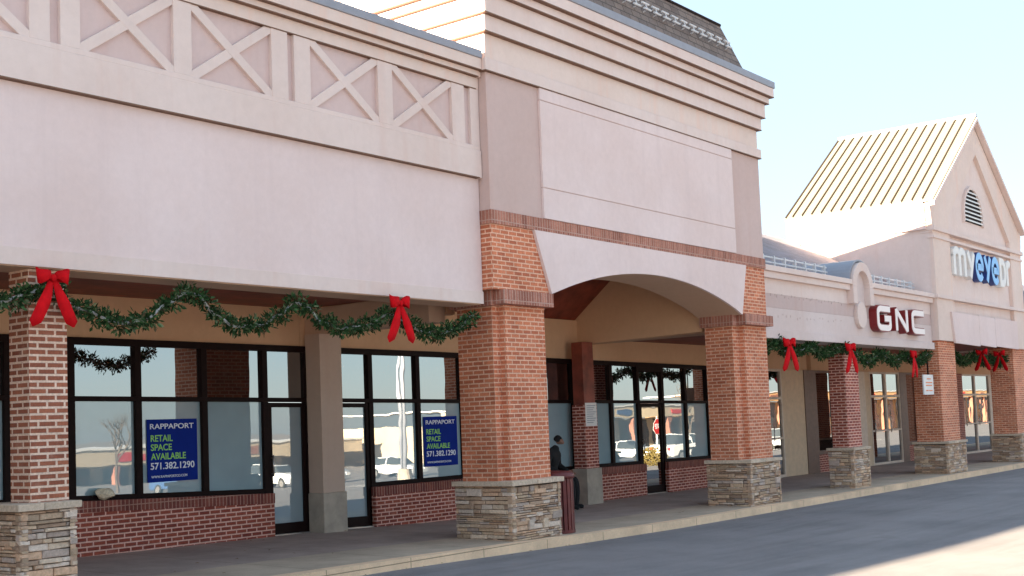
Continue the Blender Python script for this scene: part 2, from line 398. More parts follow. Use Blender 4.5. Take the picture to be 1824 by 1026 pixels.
# ------------------------------------------------------------------ stone base
def stone_base(parent, x0, x1, y0, y1, z0, z1, faces='FLR', name='stone_base'):
    mb = MB(); rnd = random.Random(int(x0 * 100) + 3)
    mb.box(x0 + .05, x1 - .05, y0 + .05, y1 - .05, z0, z1 - .07, (.10, .08, .065))
    pal = [(.64, .46, .32), (.52, .37, .26), (.70, .54, .41), (.44, .30, .215), (.60, .41, .29), (.72, .58, .48), (.50, .39, .33), (.66, .43, .29)]
    def stones(L, place):
        z = z0
        while z < z1 - .075:
            h = rnd.choice((.03, .035, .04, .045, .055, .065, .08)) * rnd.uniform(.9, 1.1); h = min(h, z1 - .075 - z)
            if h < .02: break
            a = -rnd.uniform(0, .1)
            while a < L:
                wd = rnd.uniform(.08, .34) * (1 if h > .04 else 1.2); b = min(a + wd, L); aa = max(a, 0)
                if b - aa > .02:
                    dp = rnd.uniform(.0, .035); hh = h
                    if rnd.random() < .07 and z + h * 1.8 < z1 - .1: hh = h * 1.8; dp += .012
                    c = rnd.choice(pal); k = rnd.uniform(.8, 1.15); c = tuple(v * k for v in c)
                    j = lambda: rnd.uniform(-.006, .006)
                    g = .004
                    place(aa + g, b - g, z + g, z + hh - g * .6, dp, c, j)
                a = b
            z += h
    def put_face(o, du, dn):
        def pl(a, b, zz0, zz1, dp, c, j):
            pts = []
            for (u_, zz, out) in ((a, zz0, 0), (b, zz0, 0), (b, zz1, 0), (a, zz1, 0)):
                pts.append((u_, zz))
            inn = []; outp = []; mid = []
            for u_, zz in pts:
                jz = j(); ju = j()
                inn.append(Vector(o) + Vector(du) * u_ - Vector(dn) * .06 + Vector((0, 0, zz)))
                mid.append(Vector(o) + Vector(du) * (u_ + ju * .5) + Vector(dn) * (dp - .012) + Vector((0, 0, zz + jz * .6)))
                sx_ = .012 if u_ == a else -.012; sz_ = .007 if zz == zz0 else -.007
                outp.append(Vector(o) + Vector(du) * (u_ + sx_ + ju) + Vector(dn) * (dp + j() * .8) + Vector((0, 0, zz + sz_ + jz)))
            for r1, r2 in ((inn, mid), (mid, outp)):
                for k in range(4):
                    q = (k + 1) % 4; mb.face([r1[k], r1[q], r2[q], r2[k]], c)
            mb.face(outp, c)
        return pl
    if 'F' in faces: stones(x1 - x0, put_face((x0, y0 + .03, 0), (1, 0, 0), (0, -1, 0)))
    if 'L' in faces: stones(y1 - y0, lambda *a: put_face((x0 + .03, y1, 0), (0, -1, 0), (-1, 0, 0))(*a))
    if 'R' in faces: stones(y1 - y0, lambda *a: put_face((x1 - .03, y0, 0), (0, 1, 0), (1, 0, 0))(*a))
    # back side core closes it
    o = mb.build(name, 'stone', parent)
    # cap stones: irregular slabs
    cb = MB()
    def slabs(xa, xb, ya, yb):
        a = xa
        n = max(2, int((xb - xa) / .33)); e = [xa] + sorted(xa + (xb - xa) * (k + rnd.uniform(-.25, .25)) / n for k in range(1, n)) + [xb]
        for p, q in zip(e, e[1:]):
            k = rnd.uniform(.85, 1.1); t = z1 + rnd.uniform(-.006, .006)
            cb.box(p + .002, q - .002, ya + rnd.uniform(-.008, .008), yb, z1 - .07, t, (.66 * k, .52 * k, .40 * k))
    slabs(x0 - .035, x1 + .035, y0 - .035, y1 + .02)
    cb.build('cap_stone', 'stone', o if False else parent, .006)
    return o

def storefront(parent, edges, door_cells, y=WY, lowmat='brick_low', dark_low=(), knee=True, yk=15.25):
    """edges: mullion centre X positions; door_cells: set of cell indices that are doors"""
    hw = .055
    x0, x1 = edges[0], edges[-1]
    fr = MB()
    fr.box(x0 - hw, x1 + hw, y - .06, y + .05, lambda x: head(x) - .10, head)
    fr.box(x0 - hw, x1 + hw, y - .058, y + .05, lambda x: trans(x) - .035, lambda x: trans(x) + .035)
    for i, e in enumerate(edges):
        for (za, zb) in ((lambda x: trans(x) + .035, lambda x: head(x) - .10),):
            fr.box(e - hw, e + hw, y - .062, y + .05, za, zb)
        dl = (i - 1 in door_cells) or (i in door_cells)
        lo = (lambda x: zw(x) - .05) if dl else sill
        fr.box(e - hw, e + hw, y - .064, y + .05, lo, lambda x: trans(x) - .035)
    cells = list(zip(edges, edges[1:]))
    for i, (a, b) in enumerate(cells):
        if i not in door_cells: fr.box(a + hw, b - hw, y - .06, y + .05, sill, lambda x: sill(x) + .07)
    win = fr.build('window', 'frame', parent, .004)
    for i, (a, b) in enumerate(cells):
        MB().box(a + hw, b - hw, y - .004, y + .006, lambda x: trans(x) + .035, lambda x: head(x) - .10).build('upper_pane', 'glass', win)
        if i not in door_cells:
            MB().box(a + hw, b - hw, y - .004, y + .006, lambda x: sill(x) + .07, lambda x: trans(x) - .035).build('lower_pane', 'glass' if i in dark_low else 'film', win)
        else:
            f2 = MB(); z0 = lambda x: zw(x) + .015; z1 = lambda x: trans(x) - .045; s = .075
            a2, b2 = a + hw + .006, b - hw - .006
            f2.box(a2, a2 + s, y - .045, y + .02, z0, z1); f2.box(b2 - s, b2, y - .045, y + .02, z0, z1)
            f2.box(a2 + s, b2 - s, y - .044, y + .02, lambda x: z1(x) - s, z1); f2.box(a2 + s, b2 - s, y - .044, y + .02, z0, lambda x: z0(x) + .17)
            dr = f2.build('door', 'frame', parent, .003)
            MB().box(a2 + s, b2 - s, y - .012, y - .004, lambda x: z0(x) + .17, lambda x: z1(x) - s).build('door_pane', 'glass' if i in dark_low else 'glass_door', dr)
            hx = a2 + .04; h = MB(); hz = zw(a) + .95
            h.tube((hx, y - .10, hz), (hx, y - .10, hz + .34), .014); h.tube((hx, y - .10, hz + .04), (hx, y - .04, hz + .04), .010); h.tube((hx, y - .10, hz + .30), (hx, y - .04, hz + .30), .010)
            h.build('handle', 'alu', dr, smooth=True)
            MB().box(a2, b2, y - .10, y + .03, lambda x: zw(x) - .02, lambda x: zw(x) + .012).build('threshold', 'alu', dr)
    if knee:
        # runs of low wall between doors
        run = None; runs = []
        for i, (a, b) in enumerate(cells):
            if i in door_cells:
                if run: runs.append(run); run = None
            else: run = (run[0], b) if run else (a, b)
        if run: runs.append(run)
        for a, b in runs:
            a -= hw; b += hw
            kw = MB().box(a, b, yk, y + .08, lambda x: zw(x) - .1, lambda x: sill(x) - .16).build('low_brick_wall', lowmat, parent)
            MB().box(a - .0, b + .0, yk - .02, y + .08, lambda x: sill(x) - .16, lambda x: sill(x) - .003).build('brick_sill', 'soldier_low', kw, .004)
    return win

def offs(o, x0, x1, y0, y1, z0, z1, d):
    return (x0 - d, x1 + d, y0 - d, y1, z0, z1)

# ================================================================== LEFT WING
LY = 11.55
def Lz(z): return 1.75 + (z - 1.75) * LY / 11.4
def Lx(x): return x * LY / 11.4
wing = thing('shop_building', 'long cream shop wing with X-braced parapet above brick fronted vacant shop windows', 'building', (6, 13, .1))
XE = 14.49; X0 = -30  # wing extended unseen to the left, a shadow caster for the road
part('fascia', wing, 'stucco', (X0, XE, LY, LY + .42, 3.56, 5.44), bev=.006)
part('fascia_border', wing, 'trim', (X0, XE + .0, LY - .015, LY, 3.545, 3.73), bev=.004)
part('ledge', wing, 'trim', (X0, XE, LY - .075, LY + .3, 5.44, 5.86), (X0, XE, LY - .060, LY + .3, 5.86, 5.93), bev=.01)
part('parapet_wall', wing, 'lattice', (X0, XE, LY + .0, LY + .3, 5.93, 6.80))
part('cornice', wing, 'cornice', (X0, XE, LY - .06, LY + .3, 6.80, 6.98), (X0, XE, LY - .12, LY + .3, 6.98, 7.07), (X0, XE - .05, LY - .18, LY + .3, 7.07, 7.25), bev=.008)
part('metal_coping', wing, 'cap', (X0, XE - .05, LY - .20, LY + .45, 7.25, 7.37), bev=.008)
# lattice: posts and X braces, repeating
pitch = 3.42
zt, zb = 6.80, 5.93
def brace(parent, xa, xb):
    mb = MB(); t = .12
    for (p, q) in (((xa, zb), (xb, zt)), ((xa, zt), (xb, zb))):
        dx, dz = q[0] - p[0], q[1] - p[1]; L = math.hypot(dx, dz); nx, nz = -dz / L * t / 2, dx / L * t / 2
        ex = .0
        off = .045 if dz > 0 else .048
        mb.prism([(p[0] - nx, p[1] - nz), (q[0] - nx, q[1] - nz), (q[0] + nx, q[1] + nz), (p[0] + nx, p[1] + nz)], LY - off, LY + .02)
    return mb.build('cross_brace', 'trim', parent, .006)
posts = []
def add_post(a, b): posts.append((a, b)); part('upright', wing, 'trim', (a, b, LY - .055, LY + .02, zb - .002, zt + .002), bev=.006)
P = [(7.06, 7.30), (7.42, 7.66), (8.88, 9.14), (10.37, 10.64), (10.75, 11.03), (12.29, 12.58), (13.86, 14.15), (14.29, 14.49)]
for a, b in P: add_post(a, b)
for a, b in ((7.66, 8.88), (9.14, 10.37), (11.03, 12.29), (12.58, 13.86)): brace(wing, a, b)
x = 7.06
while x > -6:
    brace(wing, x - 1.24, x); add_post(x - 1.48, x - 1.24); brace(wing, x - 2.72, x - 1.48); add_post(x - 2.97, x - 2.72); add_post(x - 3.33, x - 3.08); x -= 3.33
part('roof', wing, 'shingle_grey', (X0, XE, LY + .3, 24, 6.6, 7.15))
part('soffit_beam', wing, 'soffit', (X0, 14.45, LY + .02, LY + .50, 3.535, 3.56), (X0, 14.45, LY + .42, LY + .50, 3.56, 3.95))
mbw = MB()
mbw.box(X0, 14.44, LY + .50, WY + .05, 3.80, 3.88)
ceil = mbw.build('wood_ceiling', 'wood', wing)
part('shop_wall', wing, 'inner', (X0, 14.35, WY, WY + .3, head, 3.80))
part('rear_wall', wing, 'stucco', (X0, 14.49, 23.7, 24, -.5, 6.6), (X0, X0 + .3, LY, 23.7, -.5, 6.6))
storefront(wing, [4.6, 5.8, 7.0, 8.0, 9.05, 10.0, 11.1, 12.3, 13.52, 14.45], {8})
part('shop_wall', wing, 'inner', (X0, 4.54, WY, WY + .3, lambda x: zw(x) - .2, head))
# column with stone base
def wing_column(x):
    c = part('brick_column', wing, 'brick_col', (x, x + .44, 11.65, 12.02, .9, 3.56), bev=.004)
    stone_base(wing, x - .24, x + .41, 11.45, 12.2, zwalk(x, 11.5) - .05, 1.13)
    return c
wing_column(7.11); wing_column(1.6)
# beam and plaster post between the two vacant shops
part('beam', wing, 'soffit', (14.47, 14.86, 12.62, WY, 3.36, 3.80), bev=.006)
pp = part('plaster_post', wing, 'post', (14.42, 14.92, 15.0, 15.36, .72, 3.36), bev=.008)
part('concrete_footing', pp, 'concrete', (14.40, 14.94, 14.98, 15.36, zw(14.5) - .1, .72), bev=.01)

# ================================================================== MAIN TOWER
tw = thing('entrance_tower', 'tall cream tower with stepped cornice and wide arched opening on brick piers', 'building', (19, 13, 0))
TX0, TX1, TY, TB = 14.5, 23.65, 11.35, 17.5
part('tower_wall', tw, 'tan', (TX0, TX1, TY, TY + .4, 4.955, 7.06), (TX0, TX0 + .3, TY + .4, TB, 3.9, 7.06), (TX1 - .3, TX1, TY + .4, TB, 3.9, 7.06), (TX0, TX1, TB, TB + .3, 3, 7.06), bev=.006)
pn = MB()
for za, zb_ in ((4.957, 5.443), (5.457, 6.853), (6.867, 7.058)): pn.box(15.82, 22.36, TY - .045, TY, za, zb_)
pn.build('sign_panel', 'stucco', tw, .004)
part('sign_panel_backing', tw, 'tan', (15.83, 22.35, TY - .03, TY - .001, 4.96, 7.05))
L = [('cornice_ledge', 'trim', 7.06, 7.26, .055), ('cornice', 'cornice', 7.26, 7.66, .0), ('cornice', 'trim', 7.66, 7.92, .08), ('cornice', 'trim', 7.92, 8.22, .15), ('cornice', 'trim', 8.22, 8.36, .22), ('cornice', 'trim', 8.36, 8.56, .30)]
for nme, mt, za, zb_, dd in L:
    MB().box(TX0 - dd, TX1 + dd, TY - dd, TB + dd, za, zb_).build(nme, mt, tw, .012)
M['shade_line'] = m_plain('painted_shadow_line', (.20, .10, .06), .6)  # brown strips stand in for shadow lines under tower and wing cornice layers
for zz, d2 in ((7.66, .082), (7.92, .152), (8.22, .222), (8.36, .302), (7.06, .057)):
    MB().box(TX0 - d2, TX1 + d2, TY - d2, TB + d2, zz - .002, zz + .014).build('shadow_strip', 'shade_line', tw)
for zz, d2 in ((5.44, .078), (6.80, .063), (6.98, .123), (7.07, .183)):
    MB().box(X0, XE - .06, LY - d2, LY + .1, zz - .002, zz + .012).build('shadow_strip', 'shade_line', wing)
MB().box(TX0 - .31, TX1 + .33, TY - .32, TB + .32, 8.56, 8.70).build('metal_coping', 'cap', tw, .01)
mb = MB()
zr0, zr1 = 8.70, 9.90
b0 = (TX0 + .1, TX1 - .08, TY + .05); dd = .42
A = [(b0[0], b0[2], zr0), (b0[1], b0[2], zr0), (b0[1], TB, zr0), (b0[0], TB, zr0)]
Bt = [(b0[0] + dd, b0[2] + dd, zr1), (b0[1] - dd, b0[2] + dd, zr1), (b0[1] - .1, TB - .3, zr0 + .05), (b0[0] + .1, TB - .3, zr0 + .05)]  # unseen rear slope, shaped for the shadow it throws on the gable wall
mb.hexa(A + Bt)
rf = mb.build('shingle_roof', 'shingle', tw)
# snow guards: bars on brackets across the slope
def onslope(x, t, o): return (x, b0[2] + dd * t - o * .94, zr0 + (zr1 - zr0) * t + o * .33)
x = b0[0] + .4
while x < b0[1] - .5:
    mb = MB()
    for t in (.50, .60):
        mb.tube(onslope(x, t, .0), onslope(x, t, .10), .012, n=6)
        mb.tube(onslope(x - .12, t, .10), onslope(x + .12, t, .10), .022, n=6)
    mb.tube(onslope(x, .50, .10), onslope(x, .60, .10), .012, n=6)
    mb.build('snow_guard', 'rail', rf); x += .36
MB().tube((Bt[0][0], Bt[0][1], zr1 + .01), (Bt[1][0], Bt[1][1], zr1 + .01), .035, n=6).build('roof_ridge', 'frame', rf)
# brick zone around arch
part('soldier_course', tw, 'soldier', (TX0 - .02, TX1 + .02, TY - .03, TY + .3, 4.745, 4.953), (TX0 - .02, TX0 + .3, TY + .3, TY + .6, 4.745, 4.953), bev=.004)
arc = []
nA = 28; xa, xb, zs, rise = 15.95, 22.42, 3.76, .53
half = (xb - xa) / 2; Rr_ = (half ** 2 + rise ** 2) / (2 * rise); cx_, cz_ = (xa + xb) / 2, zs + rise - Rr_
for k in range(nA + 1):
    an = math.asin(half / Rr_) * (2 * k / nA - 1); arc.append((cx_ + Rr_ * math.sin(an), cz_ + Rr_ * math.cos(an)))
br = MB()
br.prism([(TX0, 3.76), (15.93, 3.76), (15.53, 4.745), (TX0, 4.745)], TY, TY + .95)
br.build('upper_brickwork', 'brick_pier', tw, .004)
br = MB()
br.prism([(22.47, 3.76), (TX1, 3.76), (TX1, 4.745), (22.74, 4.745)], TY, TY + .95)
br.build('upper_brickwork', 'brick_pier', tw, .004)
ap = MB()
top = [(15.53 + (22.74 - 15.53) * k / nA, 4.742) for k in range(nA + 1)]
bot = list(arc); bot[0] = (15.93, 3.76); bot[-1] = (22.47, 3.73)
ap.band(bot, top, TY - .05, TY + .0)
ap.build('arch_panel', 'stucco', tw)
ap = MB(); ap.band(bot, top, TY + .001, TY + .95); ap.build('arch_soffit', 'soffit', tw)
for (px, side) in ((14.72, 'L'), (22.52, 'R')):
    w_ = 1.22 if side == 'L' else 1.30
    fx0, fx1 = (14.88, 15.90) if side == 'L' else (22.80, 23.80)
    p = part('brick_pier', tw, 'brick_pier', (px, px + w_, 11.575, 12.26 if side == 'L' else 12.2, .80, 3.545), (fx0, fx1, 11.45, 11.575, .80, 3.545), bev=.004)
    cb = MB()
    cb.box(fx0 - .20, px + w_ + .02, TY - .055, 11.50, 3.545, 3.76); cb.box(px - .09, px + w_ + .06, 11.503, (12.33 if side == 'L' else 12.27), 3.53, 3.758)
    cb.build('corbel', 'soldier', p, .005)
    stone_base(tw, px - .03 if side == 'L' else px - .05, px + w_ + .02, 11.30, 12.42 if side == 'L' else 12.30, zwalk(px, 11.3) - .08, .885 if side == 'L' else .84)
# tower interior: side beams, wood ceiling sloping to the shop wall
mb = MB()
def yzprism(mb, poly, x0_, x1_):
    n = len(poly); i = len(mb.v)
    mb.v += [(x0_, y, z) for y, z in poly] + [(x1_, y, z) for y, z in poly]
    mb.f.append([i + k for k in range(n)]); mb.f.append([i + n + k for k in reversed(range(n))]); mb.c += [None, None]
    for k in range(n):
        j = (k + 1) % n; mb.f.append([i + k, i + n + k, i + n + j, i + j]); mb.c.append(None)
    return mb
side = [(12.3, 3.47), (15.75, 3.40), (15.75, 4.1), (14.9, 5.0), (12.3, 5.0)]
yzprism(MB(), side, 22.6, 22.95).build('side_wall', 'inner', tw, .006)
yzprism(MB(), [(12.62, 3.50), (15.35, 3.46), (15.35, 4.1), (14.9, 4.9), (12.62, 4.9)], 14.90, 15.1).build('side_wall', 'inner', tw, .006)
yzprism(MB(), [(15.75, 3.72), (15.75, 3.85), (14.2, 5.15), (12.3, 5.15), (12.3, 5.0), (14.15, 5.0)], 15.1, 22.6).build('wood_ceiling', 'wood', tw)
part('shop_wall', tw, 'inner', (14.36, 31.8, WY + .002, WY + .3, head, 3.95))
storefront(tw, [15.08, 15.96, 17.22, 18.5, 19.75, 21.0, 22.28], {0})
storefront(tw, [22.75, 23.78, 24.95, 26.07, 27.18, 28.33, 29.4, 30.5, 31.6], {2}, dark_low=(2,))
part('header_panel', tw, 'frame', (24.9, 26.1, WY - .066, WY - .062, lambda x: head(x) - .22, lambda x: head(x) - .01))
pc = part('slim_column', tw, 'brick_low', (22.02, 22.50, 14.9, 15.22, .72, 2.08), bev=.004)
part('timber_post', pc, 'wood', (22.05, 22.47, 14.92, 15.2, 2.08, 3.43), bev=.006)
part('stone_footing', pc, 'concrete', (21.96, 22.54, 14.86, 15.26, zw(22) - .1, .72), bev=.01)

# ================================================================== LOW SIGN WING (GNC)
gw = thing('low_shop_wing', 'low cream shop wing with grey roof, snow rails and round arched parapet ornament', 'building', (29, 13, 0))
GY = 11.6; GX0, GX1 = 23.66, 34.50
part('fascia', gw, 'gnc_low', (GX0, GX1, GY, GY + .4, 3.52, 4.00), bev=.004)
part('fascia_band', gw, 'gnc_band', (GX0, GX1, GY + .004, GY + .4, 4.003, 4.30), bev=.002)
part('fascia_upper', gw, 'trim', (GX0, GX1, GY + .001, GY + .4, 4.302, 4.62))
part('fascia_border', gw, 'gnc_low', (GX0, GX1 - .0, GY - .06, GY + .5, 3.33, 3.52), bev=.008)
cor = [(GX0, 28.62), (29.92, GX1)]
for a, b in cor: part('cornice', gw, 'trim', (a, b, GY - .10, GY + .35, 4.62, 4.76), (a, b, GY - .16, GY + .35, 4.76, 4.88), bev=.01)
# arched ornament
ar = MB(); oc = (29.27, 4.72)
n = 20; ou = [(28.62, 4.30)] + [(oc[0] - .65 * math.cos(math.pi * k / n), oc[1] + .62 * math.sin(math.pi * k / n)) for k in range(n + 1)] + [(29.92, 4.30)]
inn = [(28.86, 4.30)] + [(oc[0] - .41 * math.cos(math.pi * k / n), oc[1] + .40 * math.sin(math.pi * k / n)) for k in range(n + 1)] + [(29.68, 4.30)]
ar.band(ou, inn, GY - .17, GY + .4)
orn = ar.build('arch_ornament', 'trim', gw, .01)
nb = MB(); nb.prism(list(reversed(inn)), GY - .02, GY + .3); nb.build('niche', 'gnc_low', orn)
ov = MB(); ov.prism([(29.27 + .30 * math.cos(2 * math.pi * k / 24), 4.05 + .33 * math.sin(2 * math.pi * k / 24)) for k in range(24)], GY - .10, GY + .01)
ov.build('oval_medallion', 'trim', orn, .02)
# barrel roof behind ornament
bo = [(oc[0] - .72 * math.cos(math.pi * k / n), oc[1] + .05 + .64 * math.sin(math.pi * k / n)) for k in range(n + 1)]
bi = [(oc[0] - .66 * math.cos(math.pi * k / n), oc[1] + .05 + .60 * math.sin(math.pi * k / n)) for k in range(n + 1)]
MB().band(bo, bi, GY - .10, GY + 1.6).build('barrel_roof', 'cap', gw)
# main slope, ridge at Y 15.9
def slope(mb, x0_, x1_, pa, pb, t):
    (ya, za), (yb, zb_) = pa, pb
    mb.hexa([(x0_, ya, za - t), (x1_, ya, za - t), (x1_, yb, zb_ - t), (x0_, yb, zb_ - t), (x0_, ya, za), (x1_, ya, za), (x1_, yb, zb_), (x0_, yb, zb_)])
mb = MB(); slope(mb, GX0, GX1, (GY + .2, 4.87), (15.9, 6.97), .12); slope(mb, GX0, GX1, (15.9, 6.97), (20.2, 4.87), .12)
mb.build('roof', 'shingle_grey', gw)
for a, b in ((23.7, 28.4), (30.15, 34.4)):
    mb = MB()
    for zz, yy in ((5.08, 11.98), (5.20, 12.0)): mb.tube((a, yy, zz), (b, yy, zz), .022, n=6)
    k = a + .1
    while k < b:
        mb.box(k, k + .04, 11.95, 12.03, 4.90, 5.24); k += .55
    mb.build('snow_rail', 'rail', gw)
part('ceiling', gw, 'wood', (GX0, GX1, GY + .4, WY + .05, 3.55, 3.62))
part('soffit_beam', gw, 'soffit', (GX0, GX1, GY + .41, GY + .62, 3.335, 3.55))
part('beam', gw, 'soffit', (22.96, 23.6, 12.33, WY, 3.46, 3.7))
part('rear_wall', gw, 'stucco', (GX0, GX1, 20.0, 20.2, -.5, 4.8))
# worn mounting marks of a removed sign
mb = MB(); rnd = random.Random(5)
for row, (za, n_) in enumerate(((4.29, 22), (3.86, 16))):
    for k in range(n_):
        x = 24.4 + (k + rnd.uniform(-.3, .3)) * 4.0 / n_; z = za + rnd.uniform(-.03, .03); h = rnd.uniform(.02, .06)
        mb.box(x, x + .03, GY - .004, GY + .01, z - h, z)
mb.build('sign_scars', 'gnc_band', gw)
gs = part('shop_wall', gw, 'inner', (31.8, 34.6, WY + .004, WY + .3, head, 3.6))
part('brick_column', gw, 'brick_low', (28.32, 29.15, 11.65, 12.05, .85, 3.335), bev=.004)
stone_base(gw, 28.22, 29.22, 11.50, 12.15, zwalk(28.5, 11.5) - .05, .86)

# ================================================================== GABLED BUILDING
gb = thing('gabled_building', 'cream gabled building with steep seamed metal roof and louvred gable vent', 'building', (39, 13, 0))
HX0, HX1, HY = 34.52, 43.2, 11.4
part('wall', gb, 'trim', (HX0, HX0 + .3, HY + .35, 17, 3.55, 6.86), (HX1 - .3, HX1, HY + .35, 17, 3.55, 6.50), (HX0, HX1, 17, 17.3, -.3, 7.1))
# front: frame with recessed panel
outer = [(HX0, 3.58), (HX1, 3.52), (HX1, 6.75), (43.35, 7.27), (38.75, 10.45), (34.35, 7.42), (HX0, 6.80)]
fw = MB(); fw.prism([(HX0, 3.58), (HX1, 3.58), (HX1, 6.60), (HX0, 6.60)], HY + .12, HY + .35); fw.prism([(HX0 - .02, 6.60), (HX1 + .02, 6.60), (HX1 + .05, 7.1), (38.85, 10.30), (HX0 - .05, 7.1)], HY + .12, HY + .35)
fw.build('recessed_front', 'trim', gb)
fr = MB()
fr.box(HX0, 35.95, HY, HY + .12, 3.58, 6.6); fr.box(42.0, HX1, HY, HY + .12, 3.52, 6.6)
fr.prism([(HX0 - .02, 6.6), (35.95, 6.6), (35.95, 7.2), (38.95, 9.45), (38.85, 10.40), (HX0 - .16, 7.42)], HY, HY + .12)
fr.prism([(42.0, 6.6), (HX1 + .02, 6.6), (HX1 + .16, 7.30), (38.852, 10.40), (38.952, 9.45), (42.0, 7.0)], HY, HY + .12)
fr.build('front_frame', 'cornice', gb, .006)
part('moulding', gb, 'trim', (HX0 - .05, HX1 + .05, HY - .07, HY + .16, 6.66, 6.78), (HX0 - .03, HX1 + .03, HY - .04, HY + .16, 6.45, 6.53), (HX0 - .04, HX1 + .04, HY - .06, HY + .16, 4.76, 4.86), bev=.01)
mb = MB()
for a, b in ((35.55, 38.0), (38.02, 39.6), (39.62, 42.05)): mb.prism([(a + (.18 if a < 36 else 0), 3.53), (b, 3.49), (b, 4.40), (a, 4.42)], HY - .06, HY - .0)
mb.build('lower_sign_panel', 'stucco', gb, .004)
# louvred vent: arched slats
vt = MB(); vx, vz = 38.55, 7.30
pts = [(vx - .95, 7.22)] + [(vx - .95 * math.cos(math.pi * k / 16), 7.45 + .95 * math.sin(math.pi * k / 16)) for k in range(17)] + [(vx + .95, 7.22)]
pin = [(vx - .87, 7.28)] + [(vx - .87 * math.cos(math.pi * k / 16), 7.45 + .87 * math.sin(math.pi * k / 16)) for k in range(17)] + [(vx + .87, 7.28)]
vt.band(pts, pin, HY + .04, HY + .125)
vent = vt.build('gable_vent', 'trim', gb)
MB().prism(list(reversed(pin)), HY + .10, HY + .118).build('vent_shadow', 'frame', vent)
sl_ = MB(); z = 7.30
while z < 8.36:
    hwid = .87 if z < 7.45 else math.sqrt(max(.0, .87 ** 2 - (z - 7.45) ** 2))
    if hwid > .1: sl_.hexa([(vx - hwid, HY + .05, z), (vx + hwid, HY + .05, z), (vx + hwid, HY + .11, z + .05), (vx - hwid, HY + .11, z + .05), (vx - hwid, HY + .05, z + .035), (vx + hwid, HY + .05, z + .035), (vx + hwid, HY + .11, z + .085), (vx - hwid, HY + .11, z + .085)])
    z += .125
sl_.build('louvre', 'white', vent)
# roof: two slopes + flared eave
rx, rz = 38.8, 10.62; ex, ez = 34.30, 7.50; fx, fz = 34.15, 7.30
RY0, RY1 = HY - .14, 15.7
mb = MB()
for sgn in (-1, 1):
    e = (rx + sgn * (rx - ex), ez)
    t = .05
    mb.hexa([(rx, RY0, rz - t), (e[0], RY0, e[1] - t), (e[0], RY1, e[1] - t), (rx, RY1, rz - t), (rx, RY0, rz), (e[0], RY0, e[1]), (e[0], RY1, e[1]), (rx, RY1, rz)])
rf = mb.build('metal_roof', 'seam', gb)
mb = MB()
for k in range(14):
    y = RY0 + .30 + k * (RY1 - RY0 - .4) / 13.5
    for sgn in (-1, 1):
        ea = rx + sgn * (rx - ex); mb.hexa([(rx, y, rz - .02), (ea, y, ez - .02), (ea, y + .028, ez - .02), (rx, y + .028, rz - .02), (rx, y, rz + .05), (ea, y, ez + .05), (ea, y + .028, ez + .05), (rx, y + .028, rz + .05)])
for sgn in (-1, 1):
    ea = rx + sgn * (rx - ex)
    mb.hexa([(rx, RY1 - .03, rz - .02), (ea, RY1 - .03, ez - .02), (ea, RY1 + .01, ez - .02), (rx, RY1 + .01, rz - .02), (rx, RY1 - .03, rz + .04), (ea, RY1 - .03, ez + .04), (ea, RY1 + .01, ez + .04), (rx, RY1 + .01, rz + .04)])
mb.build('standing_seam', 'seam_rib', rf)
for sgn in (-1, 1):
    ea = rx + sgn * (rx - ex) ; mb = MB()
    mb.hexa([(rx, RY0 - .03, rz - .17), (ea, RY0 - .03, ez - .17), (ea, HY - .002, ez - .17), (rx, HY - .002, rz - .17), (rx, RY0 - .03, rz - .055), (ea, RY0 - .03, ez - .055), (ea, HY - .002, ez - .055), (rx, HY - .002, rz - .055)])
    mb.build('rake_board', 'trim', rf, .006)
MB().box(rx - .06, rx + .06, RY0 - .01, RY1, rz - .02, rz + .07).build('ridge_cap', 'cap', rf)
part('eave_box', gb, 'stucco', (34.34, 34.60, HY + .16, RY1, 6.86, 7.44), bev=.02)
part('eave_box', gb, 'stucco', (HX1 - .1, HX1 + .1, HY + .16, RY1, 6.7, 7.3), bev=.02)
part('eave_moulding', gb, 'stucco', (34.42, HX0 - .001, HY + .16, RY1, 6.70, 6.858))
mb = MB(); mb.prism([(34.6, 6.9), (43.0, 6.9), (43.0, 7.3), (rx, rz - .15), (34.6, 7.3)], 15.5, 15.65); mb.build('rear_gable', 'trim', gb)
for (px, wd) in ((34.66, 1.42), (41.88, 1.5)):
    part('brick_pier', gb, 'brick_pier', (px, px + wd, 11.5, 12.25, .75, 3.58), bev=.004)
    stone_base(gb, px - .08, px + wd + .05, 11.36, 12.35, zwalk(px, 11.4) - .06, .78)
part('ceiling', gb, 'wood', (HX0, HX1 + 8, HY + .36, WY + .05, 3.60, 3.66))
gaw = part('shop_wall', gb, 'inner', (34.9, 58, WY, WY + .3, head, 3.6))
